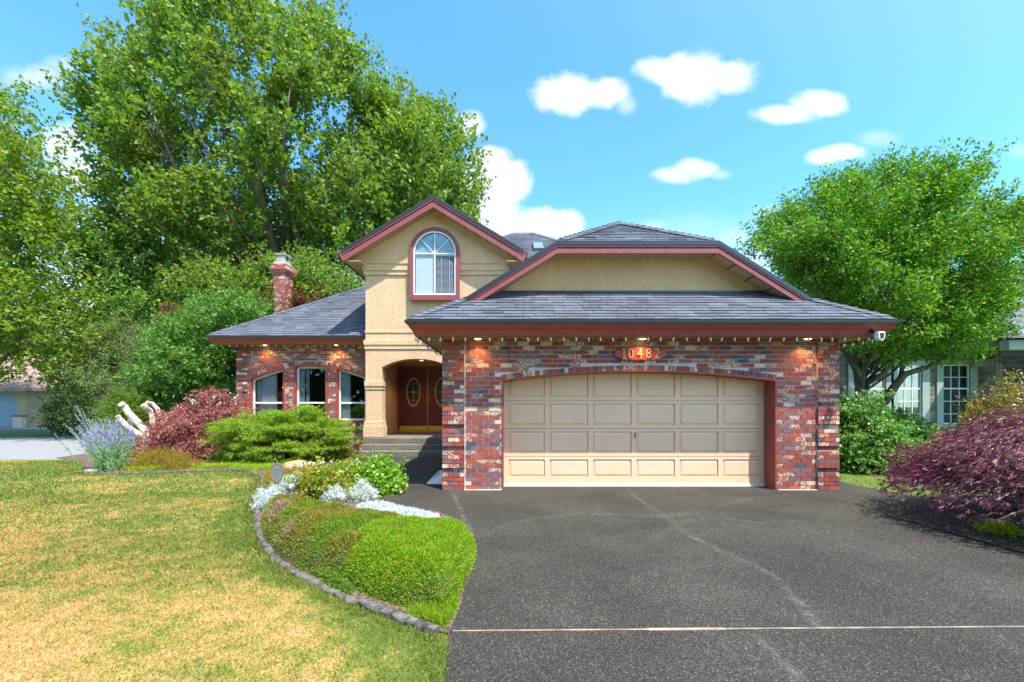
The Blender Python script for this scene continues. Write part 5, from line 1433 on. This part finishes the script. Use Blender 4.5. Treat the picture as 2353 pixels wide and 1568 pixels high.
# right side plants
bush('leafy_shrub', 'fresh green leafy shrub growing against the right corner of the garage', (8.1,10.1), .88, .75, 1.45, 210, .12, 10, 14, .26, .068, .048, M['lf_shrub'], 81, stems=12, lo=.5, z0=.15, lump=.16)
def weeping():
    rng = np.random.default_rng(82); c = np.array([7.1, 4.9, 0.]); o = empty('weeping_maple', tuple(c), 'dark purple weeping laceleaf maple in the mulch bed by the driveway', 'tree')
    n = 9500; P, Nr = dome(rng, n, c, 2.1, 2.2, .98, .48, .10, .60, 1.02, -.05, seed=3)
    # rim hangs down
    rr = np.linalg.norm((P-c)[:, :2]/np.array([2.1,2.2]), axis=1); P[:,2] -= np.clip(rr-.75, 0, 1)*.9*rng.random(n); P[:,2] = np.maximum(P[:,2], .34)
    out = unit((P-c)*np.array([1,1,.1])); VV = []
    for k, a in enumerate((-75,-45,-20,0,20,45,75)):
        ar = R(a); S_ = unit(np.cross(out, Nr)); D_ = out*math.cos(ar)+S_*math.sin(ar)+np.array([0,0,-.55])+rng.normal(size=(n,3))*.16
        L = (.072 if abs(a) < 50 else .048)*rng.uniform(.75,1.25,n); VV.append(leafq(P, D_, unit(Nr+rng.normal(size=(n,3))*.45), L, L*.17, .5, .15))
    VV = np.stack(VV, 1).reshape(-1, 4, 3)
    # extra fine infill
    m = 40000; P2, N2 = dome(rng, m, c, 2.05, 2.14, .98, .45, .10, .55, 1.0, 0., seed=3); VV = np.concatenate([VV, leafq(P2, unit(unit((P2-c)*np.array([1,1,.1]))+np.array([0,0,-.6])+rng.normal(size=(m,3))*.5), unit(N2+rng.normal(size=(m,3))*.5), np.full(m,.085), np.full(m,.016))])
    VV[..., 2] = np.maximum(VV[..., 2], .05)
    quads('crown', VV, [M['lf_purple']], o)
    mb = MB(); tips = far_pick(rng, P, 16); limbs(rng, mb, (7.05,6.15,0), (7.1,6.0,.62), tips, .12, .012, .10); mb.build('trunk', M['bark'], o, smooth=True)
weeping()
bush('fern_plant', 'small lime green plant alone on the dark mulch under the weeping maple', (5.75,5.15), .15, .14, .11, 26, .04, 8, 12, .10, .040, .012, M['lf_lime'], 83, cat='plant', stems=0, hdir=.6, flat=.3)
bush('rusty_shrub', 'tall shrub with rust tinted leaves behind the weeping maple', (13.6,12.0), 1.35, .8, 2.0, 130, .16, 9, 12, .34, .085, .055, M['lf_rust'], 84, stems=10, lo=.45)
bush('leafy_shrub', 'light green broad leaved plant in front of the neighbour windows', (11.2,12.6), .7, .5, 1.25, 60, .13, 9, 12, .28, .10, .065, M['lf_shrub'], 85, stems=6, group='leafy shrubs at the neighbour house')

# ------------------------------------------------------------------ oval sign on a stake
def oval_sign():
    Y = 6.6; c = at(637,1086,Y); o = empty('garden_sign', (c.x, Y, 0), 'small grey oval sign on a stake at the edge of the flower bed', 'sign')
    mb = MB(); mb.tube([(c.x+.01,Y+.012,0),(c.x+.01,Y+.012,c.z+.14)], .008, 6); mb.build('stake', M['metal'], o)
    mb = MB(); ov = lambda k: [(c.x+.088*k*math.cos(2*math.pi*i/28), c.z+.135*k*math.sin(2*math.pi*i/28)) for i in range(28)]
    mb.prism_xz(ov(1), Y-.012, Y+.003); f = mb.build('sign_plate', m_flat('sign_grey', (.22,.225,.235), .5, .1), o)
    mb = MB(); mb.prism_xz(ov(1.05), Y-.016, Y+.006, [ov(.94)]); mb.build('rim', m_flat('sign_rim', (.20,.14,.14), .5), o)
    mb = MB(); mb.tube([(c.x,Y,c.z+.13),(c.x,Y,c.z+.19)], [.010,.004], 6); mb.build('finial', M['metal'], o)
    mb = MB(); rg = random.Random(4)     # the lettering is too small to read: raised rows of strokes
    for (z, w, h) in ((.045,.055,.034),(.0,.055,.010),(-.02,.06,.008),(-.045,.05,.010),(-.075,.04,.008)):
        x = -w
        while x < w-.006:
            ww = rg.uniform(.006,.012); mb.box(c.x+x, c.x+min(w, x+ww), Y-.0145, Y-.0122, c.z+z-h/2, c.z+z+h/2*rg.uniform(.7,1)); x += ww+.004
    mb.build('lettering', m_flat('sign_letter', (.20,.17,.17), .6), o)
oval_sign()
# rocks
for i, (px_, py_, Y, r_, lb) in enumerate(((213,1086,9.8,.14,'grey rock at the foot of the lavender flowers'),(345,1062,11.2,.24,'flat brown rock behind the gold heather'),(690,1068,10.6,.34,'flat tan rock between the conifer and the olive heather'))):
    c = at(px_,py_,Y); mb = MB(); mb.ell((c.x,Y,.02), (r_*1.3,r_*.8,r_*.42), 12, 7, .16, i+3)
    o = mb.build('rock', m_paint('rock', [(.30,.26,.22),(.24,.15,.12),(.42,.30,.17)][i], .9, .25, 12, .8), None, (c.x, Y, 0)); tag(o, lb, 'rock')

# ------------------------------------------------------------------ lawn blades
def grass():
    rng = np.random.default_rng(91); out = []; wt = []
    bed = BEDL; drv = drive_poly
    zones = [(2.2,3.6,44000,.0036,.028),(3.6,5.2,44000,.005,.030),(5.2,7.5,36000,.008,.032),(7.5,12.2,34000,.014,.040)]
    for (y0, y1, n, w, l) in zones:
        x0 = -1.25*y1; q = np.stack([rng.uniform(x0, .2, int(n*2.2)), rng.uniform(y0, y1, int(n*2.2))], 1)
        q = q[(q[:,0] > -1.25*q[:,1])]
        q = q[~inpoly(q[:,0], q[:,1], bed)]; q = q[~inpoly(q[:,0], q[:,1], drv)]; q = q[q[:,1] < 11.6+np.clip((q[:,0]+13)*.3,-.5,1.2)]
        dd = edist(q[:,0], q[:,1], CURB, False); q = q[dd > .035]; dd = dd[dd > .035]; q = q[:n]; dd = dd[:n]; k = len(q)
        de = edist(q[:,0], q[:,1], [(-.45,-8),(-.45,.5)]+[G(1019,1580),G(1022,1560)]+DRL[:1], False)
        P = np.stack([q[:,0], q[:,1], np.full(k, -.004)], 1)
        D_ = unit(rng.normal(size=(k,3))*np.array([.75,.75,.2])+np.array([0,0,.85])); L = l*rng.uniform(.5,1.5,k); L = np.where(np.minimum(dd, de) < .14, L*1.9, L)
        V = leafq(P, D_, unit(rng.normal(size=(k,3))*np.array([1,1,.2])), L, w*rng.uniform(.7,1.3,k), .35, .2)
        out.append(V)
        dm = np.minimum(dd, de*1.6); v = .75*np.exp(-(dm/.32)**2); v = np.maximum(v, .38*np.clip((q[:,1]-6)/6,0,1)); v = np.maximum(v, .35*np.clip((-q[:,0]-5)/6,0,1))
        v = v-np.where(q[:,1] > 5.5, 0, .22*np.clip(1-np.abs(q[:,1]-3.2)/3,0,1)); wt.append(v)
    # strip of lawn beside the garage
    n = 12000; q = np.stack([rng.uniform(5.9, 16, n*2), rng.uniform(7, 16, n*2)], 1); q = q[~inpoly(q[:,0], q[:,1], drv)]; q = q[q[:,0] > 6.0][:n]; k = len(q)
    P = np.stack([q[:,0], q[:,1], np.full(k, -.004)], 1); D_ = unit(rng.normal(size=(k,3))*np.array([.6,.6,.2])+np.array([0,0,.9]))
    out.append(leafq(P, D_, unit(rng.normal(size=(k,3))*np.array([1,1,.2])), .06*rng.uniform(.5,1.4,k), .014*rng.uniform(.7,1.3,k), .35, .2)); wt.append(np.full(k, .8))
    V = np.concatenate(out); o = quads('grass', V, [M['blade']], None, None, ('wet', np.concatenate(wt))); tag(o, kind='stuff')
grass()

# ------------------------------------------------------------------ neighbour's grey house on the right
M['stone'] = None
def m_stone():
    m, nt, p = newmat('stone_veneer'); w = wpos(nt); mp = nt.nodes.new('ShaderNodeMapping'); lk(nt, w, mp.inputs[0]); mp.inputs['Scale'].default_value = (2.6,2.6,7)
    v = nt.nodes.new('ShaderNodeTexVoronoi'); v.inputs['Scale'].default_value = 1.6; lk(nt, mp.outputs[0], v.inputs['Vector'])
    sp = nt.nodes.new('ShaderNodeSeparateColor'); lk(nt, v.outputs['Color'], sp.inputs[0])
    lk(nt, ramp(nt, sp.outputs[0], [(0,(.09,.085,.08)),(.5,(.16,.145,.13)),(1,(.24,.21,.18))]), p.inputs['Base Color']); p.inputs['Roughness'].default_value = .9
    bump(nt, p, v.outputs['Distance'], .8, .03); return m
M['stone'] = m_stone(); M['sagepaint'] = m_paint('sage_trim', (.30,.37,.34), .6, .06, 4, .05)
M['curt_n'] = m_flat('neighbour_curtain', (.30,.42,.46), .8)
nb = empty('stone_house', (14, 17.2, 0), 'grey stone neighbour house with white grid windows behind the green maple', 'house')
NY = 17.2
def NX(px): return (px-CX)/1000*NY
def NZ(py): return H+(HY-py)/1000*NY
nw = [(2165,2228),(2060,2118),(1962,2035)]
mb = MB(); mb.prism_xz([(NX(1935),0),(NX(2300),0),(NX(2300),3.9),(NX(1935),3.9)], NY, NY+.3, [[(NX(a),NZ(975)),(NX(b),NZ(975)),(NX(b),NZ(838)),(NX(a),NZ(838))] for a, b in nw])
mb.box(NX(1935), NX(1935)+.25, NY+.3, 27, 0, 3.9); mb.box(NX(2290), 24, 15.9+3.4, 19.6, 0, 3.9); mb.build('wall', M['stone'], nb)
for a, b in nw:
    x0, x1, z0, z1 = NX(a), NX(b), NZ(975), NZ(838)
    mb = MB(); mb.prism_xz([(x0-.25,z0-.12),(x1+.28,z0-.12),(x1+.28,z1+.16),(x0-.25,z1+.16)], NY-.05, NY-.002, [[(x0+.01,z0+.01),(x1-.01,z0+.01),(x1-.01,z1-.01),(x0+.01,z1-.01)]]); w_ = mb.build('window', M['sagepaint'], nb)
    mb = MB(); zm = z1-.95
    mb.prism_xz([(x0,z0),(x1,z0),(x1,z1),(x0,z1)], NY+.02, NY+.07, [[(x0+.05,z0+.05),(x1-.05,z0+.05),(x1-.05,z1-.05),(x0+.05,z1-.05)]])
    mb.box(x0+.05, x1-.05, NY+.022, NY+.068, zm-.03, zm+.03)
    for i in (1,2): xx = x0+.05+(x1-x0-.1)*i/3; mb.box(xx-.012, xx+.012, NY+.03, NY+.06, z0+.05, z1-.05)
    for zz in (zm+.45, zm-.5, zm-1.0):
        if zz > z0+.1: mb.box(x0+.05, x1-.05, NY+.031, NY+.059, zz-.012, zz+.012)
    mb.build('window_frame', M['white'], w_)
    mb = MB(); mb.box(x0+.05, x1-.05, NY+.044, NY+.048, z0+.05, z1-.05); mb.build('pane', M['glass'], w_)
    mb = MB(); n_ = 24
    for i in range(n_):
        xa, xb = x0+(x1-x0)*i/n_, x0+(x1-x0)*(i+1)/n_; ya, yb = NY+.2+.03*(i % 2), NY+.2+.03*((i+1) % 2); mb.quad((xa,ya,z0),(xb,yb,z0),(xb,yb,zm),(xa,ya,zm))
    mb.box(x0-.3, x1+.3, NY+.28, NY+.30, z0-.2, z1+.2); mb.build('curtain', M['curt_n'], w_)
mb = MB()   # porch post, beam and red entry
mb.box(NX(2312)*.94, NX(2312)*.94+.75, 15.6, 16.3, 0, 3.45); mb.build('porch_post', M['stone'], nb)
mb = MB(); mb.box(NX(2262)*.93, 24, 15.2, 15.5, 3.44, 3.78); mb.box(NX(2282)*.95, NX(2282)*.95+.9, 17.0, 17.1, 3.0, 3.3); mb.build('fascia', M['sagepaint'], nb)
mb = MB(); mb.box(NX(2290), NX(2290)+.9, 17.9, 17.98, .3, 2.95); mb.build('front_door', m_flat('red_door', (.16,.02,.015), .5), nb)
mb = MB(); mb.tube([(NX(2268),16.9,0),(NX(2268),16.9,3.6)], .045, 8); mb.build('downspout', M['sagepaint'], nb)
shingles('porch_roof', [(16.4,14.9),(25.5,14.9),(25.5,18.5),(20.0,18.5)], (16.4,14.9,3.86), (0,1), .50, nb, M['shingle_grey'], 71)
shingles('main_roof', [(NX(1900),16.6),(22,16.6),(20,22),(15.5,22)], (NX(1900),16.6,3.95), (0,1), .66, nb, M['shingle_grey'], 72)
mb = MB(); plan_slab(mb, [(NX(1900),16.6,3.97),(15.5,22,7.53),(15.5,27,7.53),(NX(1900),27,3.97)]); plan_slab(mb, [(15.5,22,7.53),(20,22,7.53),(22,27,3.97),(NX(1900),27,3.97)]); mb.build('roof_back', M['shingle_grey'], nb)
mb = MB(); mb.box(NX(1900)+.05, NX(2330), 16.62, 16.7, 3.72, 3.94); mb.build('fascia', M['sagepaint'], nb)
mb = MB(); mb.box(19.6, 26, 19.2, 26, 3.9, 6.0); mb.build('upper_wall', m_flat('pale_siding', (.42,.46,.50), .7), nb)
shingles('upper_roof', [(19.0,18.6),(27,18.6),(27,22.5),(22.4,22.5)], (19.0,18.6,6.05), (0,1), .6, nb, M['shingle_grey'], 73)

# ------------------------------------------------------------------ houses across the street on the left
fh = empty('tan_house', (-30, 29, 0), 'tan house with an arched blue garage door across the street', 'house')
FY = 28.8
def FX(px, Y=FY): return (px-CX)/1000*Y
def FZ_(py, Y=FY): return H+(HY-py)/1000*Y
M['tan'] = m_paint('tan_wall', (.42,.33,.19), .9, .08, 2, .2)
mb = MB(); z0 = 0; bx0, bx1 = FX(-60), FX(62)
ap_ = [(FX(-45),0),(FX(-45),2.15)] + [(FX(-45)+(FX(38)-FX(-45))*i/10, 2.15+.55*math.sin(math.pi*min(1, max(0, i/10)))**.5) for i in range(1,10)] + [(FX(38),2.15),(FX(38),0)]
mb.prism_xz([(bx0-4,0)] + ap_ + [(bx1,0),(bx1,FZ_(893)),(bx0-4,FZ_(893))], FY, FY+.3); mb.box(bx1-.3, bx1, FY+.3, 38, 0, FZ_(893)); mb.build('wall', M['tan'], fh)
mb = MB(); mb.box(FX(-45), FX(38), FY+.15, FY+.25, .02, 2.8)
for i in range(1,4): mb.box(FX(-44), FX(37), FY+.135, FY+.149, i*.68-.02, i*.68)
mb.build('garage_door', m_flat('blue_door', (.16,.25,.33), .5), fh)
mb = MB(); mb.box(FX(42), FX(62), FY-.35, FY-.02, 0, FZ_(958)); mb.build('pillar', m_flat('pale_pillar', (.55,.45,.36), .8), fh)
mb = MB(); mb.box(FX(41), FX(63), FY-.38, FY-.02, FZ_(958), FZ_(954)); mb.build('pillar_cap', m_flat('brown_cap', (.22,.10,.08), .7), fh)
mb = MB(); plan_slab(mb, [(bx0-5,FY-.9,FZ_(892)),(FX(92),FY-.9,FZ_(892)),(FX(30),FY+4.5,FZ_(800)),(bx0-5,FY+4.5,FZ_(800))], .25); plan_slab(mb, [(FX(92),FY-.9,FZ_(892)),(FX(92),FY+9.9,FZ_(892)),(FX(30),FY+4.5,FZ_(800))], .2); mb.build('roof', M['shingle_far'], fh)
mb = MB(); mb.prism_xz([(FX(-60),FZ_(888)),(FX(34),FZ_(880)),(FX(-13),FZ_(845))], FY-1.1, FY-.6); mb.build('gable', M['tan'], fh)
fh2 = empty('pink_roof_house', (-37, 37, 0), 'house with a pinkish roof and red rake board further across the street', 'house')
F2 = 37.
X_ = lambda p: FX(p, F2); Z_ = lambda p: FZ_(p, F2)
mb = MB(); mb.box(X_(60), X_(172), F2, F2+8, 0, Z_(928)); mb.prism_xz([(X_(80),Z_(928)),(X_(126),Z_(928)),(X_(103),Z_(873))], F2-1.2, F2-.8); mb.build('wall', m_flat('pale_wall', (.55,.50,.45), .8), fh2)
mb = MB(); plan_slab(mb, [(X_(50),F2-.6,Z_(912)),(X_(180),F2-.6,Z_(912)),(X_(150),F2+5,Z_(828)),(X_(60),F2+5,Z_(828))], .2); plan_slab(mb, [(X_(180),F2-.6,Z_(912)),(X_(180),F2+9,Z_(912)),(X_(150),F2+5,Z_(828))], .2)
mb.prism_xz([(X_(70),Z_(932)),(X_(118),Z_(932)),(X_(95),Z_(918))], F2-1.6, F2-1.0); mb.build('roof', M['shingle_far'], fh2)
mb = MB(); mb.prism_xz([(X_(100),Z_(876)),(X_(104),Z_(872)),(X_(126),Z_(928)),(X_(119),Z_(928))], F2-1.35, F2-1.2); mb.box(X_(118), X_(170), F2-.66, F2-.58, Z_(918), Z_(911)); mb.build('rake_board', m_flat('far_red', (.30,.07,.045), .6), fh2)
def farbush(name, label, px_, Y, rx, ry, h, mat, seed, nb=60, LL=.14, LW=.09, group=None, cat='shrub'):
    bush(name, label, ((px_-CX)/1000*Y, Y), rx, ry, h, nb, .2, 9, 12, .35, LL, LW, mat, seed, cat=cat, group=group, stems=3, lo=.6, lump=.15)
farbush('street_shrub', 'yellow green shrub beside the pillar of the tan house', 88, 30.5, 1.1, .8, 1.75, M['lf_yel'], 101, 60, group='shrubs across the street')
farbush('street_shrub', 'green shrub in front of the pink roofed house', 115, 31.2, .9, .8, 2.1, M['lf_hedge'], 102, 60, group='shrubs across the street')
farbush('street_shrub', 'rounded green shrub next to the dark conifer across the street', 142, 31.0, 1.1, .8, 1.9, M['lf_hedge'], 103, 60, group='shrubs across the street')
farbush('street_shrub', 'dark green shrub with pale blooms behind the lavender flowers', 200, 22.5, 1.5, .8, 1.75, M['lf_dark'], 104, 90, group='shrubs across the street')
sh = [o for o in bpy.data.objects if o.name.startswith('street_shrub')][-1]
for o_ in bpy.data.objects:
    if o_.get('label', '').startswith('dark green shrub with pale blooms'): sh = o_
rg = random.Random(7)
for (a, b) in ((173,1018),(186,1016),(203,1012),(236,992),(224,1004),(240,1010),(216,1022)):
    bloom(at(a,b-8,21.8), .16, M['petal_white'], 'bloom', sh, int(a), 14)
# row of conifers far behind to close the horizon
tree('background_tree', 'dark tree far behind the tan and pink roofed houses',
     [(-200,760),(-60,740),(60,745),(160,770),(260,800),(300,860),(290,950),(180,975),(40,960),(-200,960)], 46, 4, 100, 3, .3, 170, 1.0, 9, 16, 1.8, .45, .3, M['lf_dark'], M['bark'], 105, 'trees across the street', nl=6, thin=False)
# tree and clipped round bush behind the photographer, mirrored in the window panes

tree('mirrored_tree', 'dark tree across the road behind the photographer, mirrored in the windows', [(900,500),(700,650),(600,800),(600,1030),(1750,1030),(1750,760),(1500,560),(1200,450)], 14, 2.5, 1150, 2, .25, 330, .7, 9, 16, .9, .3, .2, M['lf_dark'], M['bark'], 106, nl=6, thin=False)
mt_ = bpy.data.objects['mirrored_tree']; mt_.location = (-15.5, -20, 0); mt_.scale = (2.6, 1.2, 2.6)
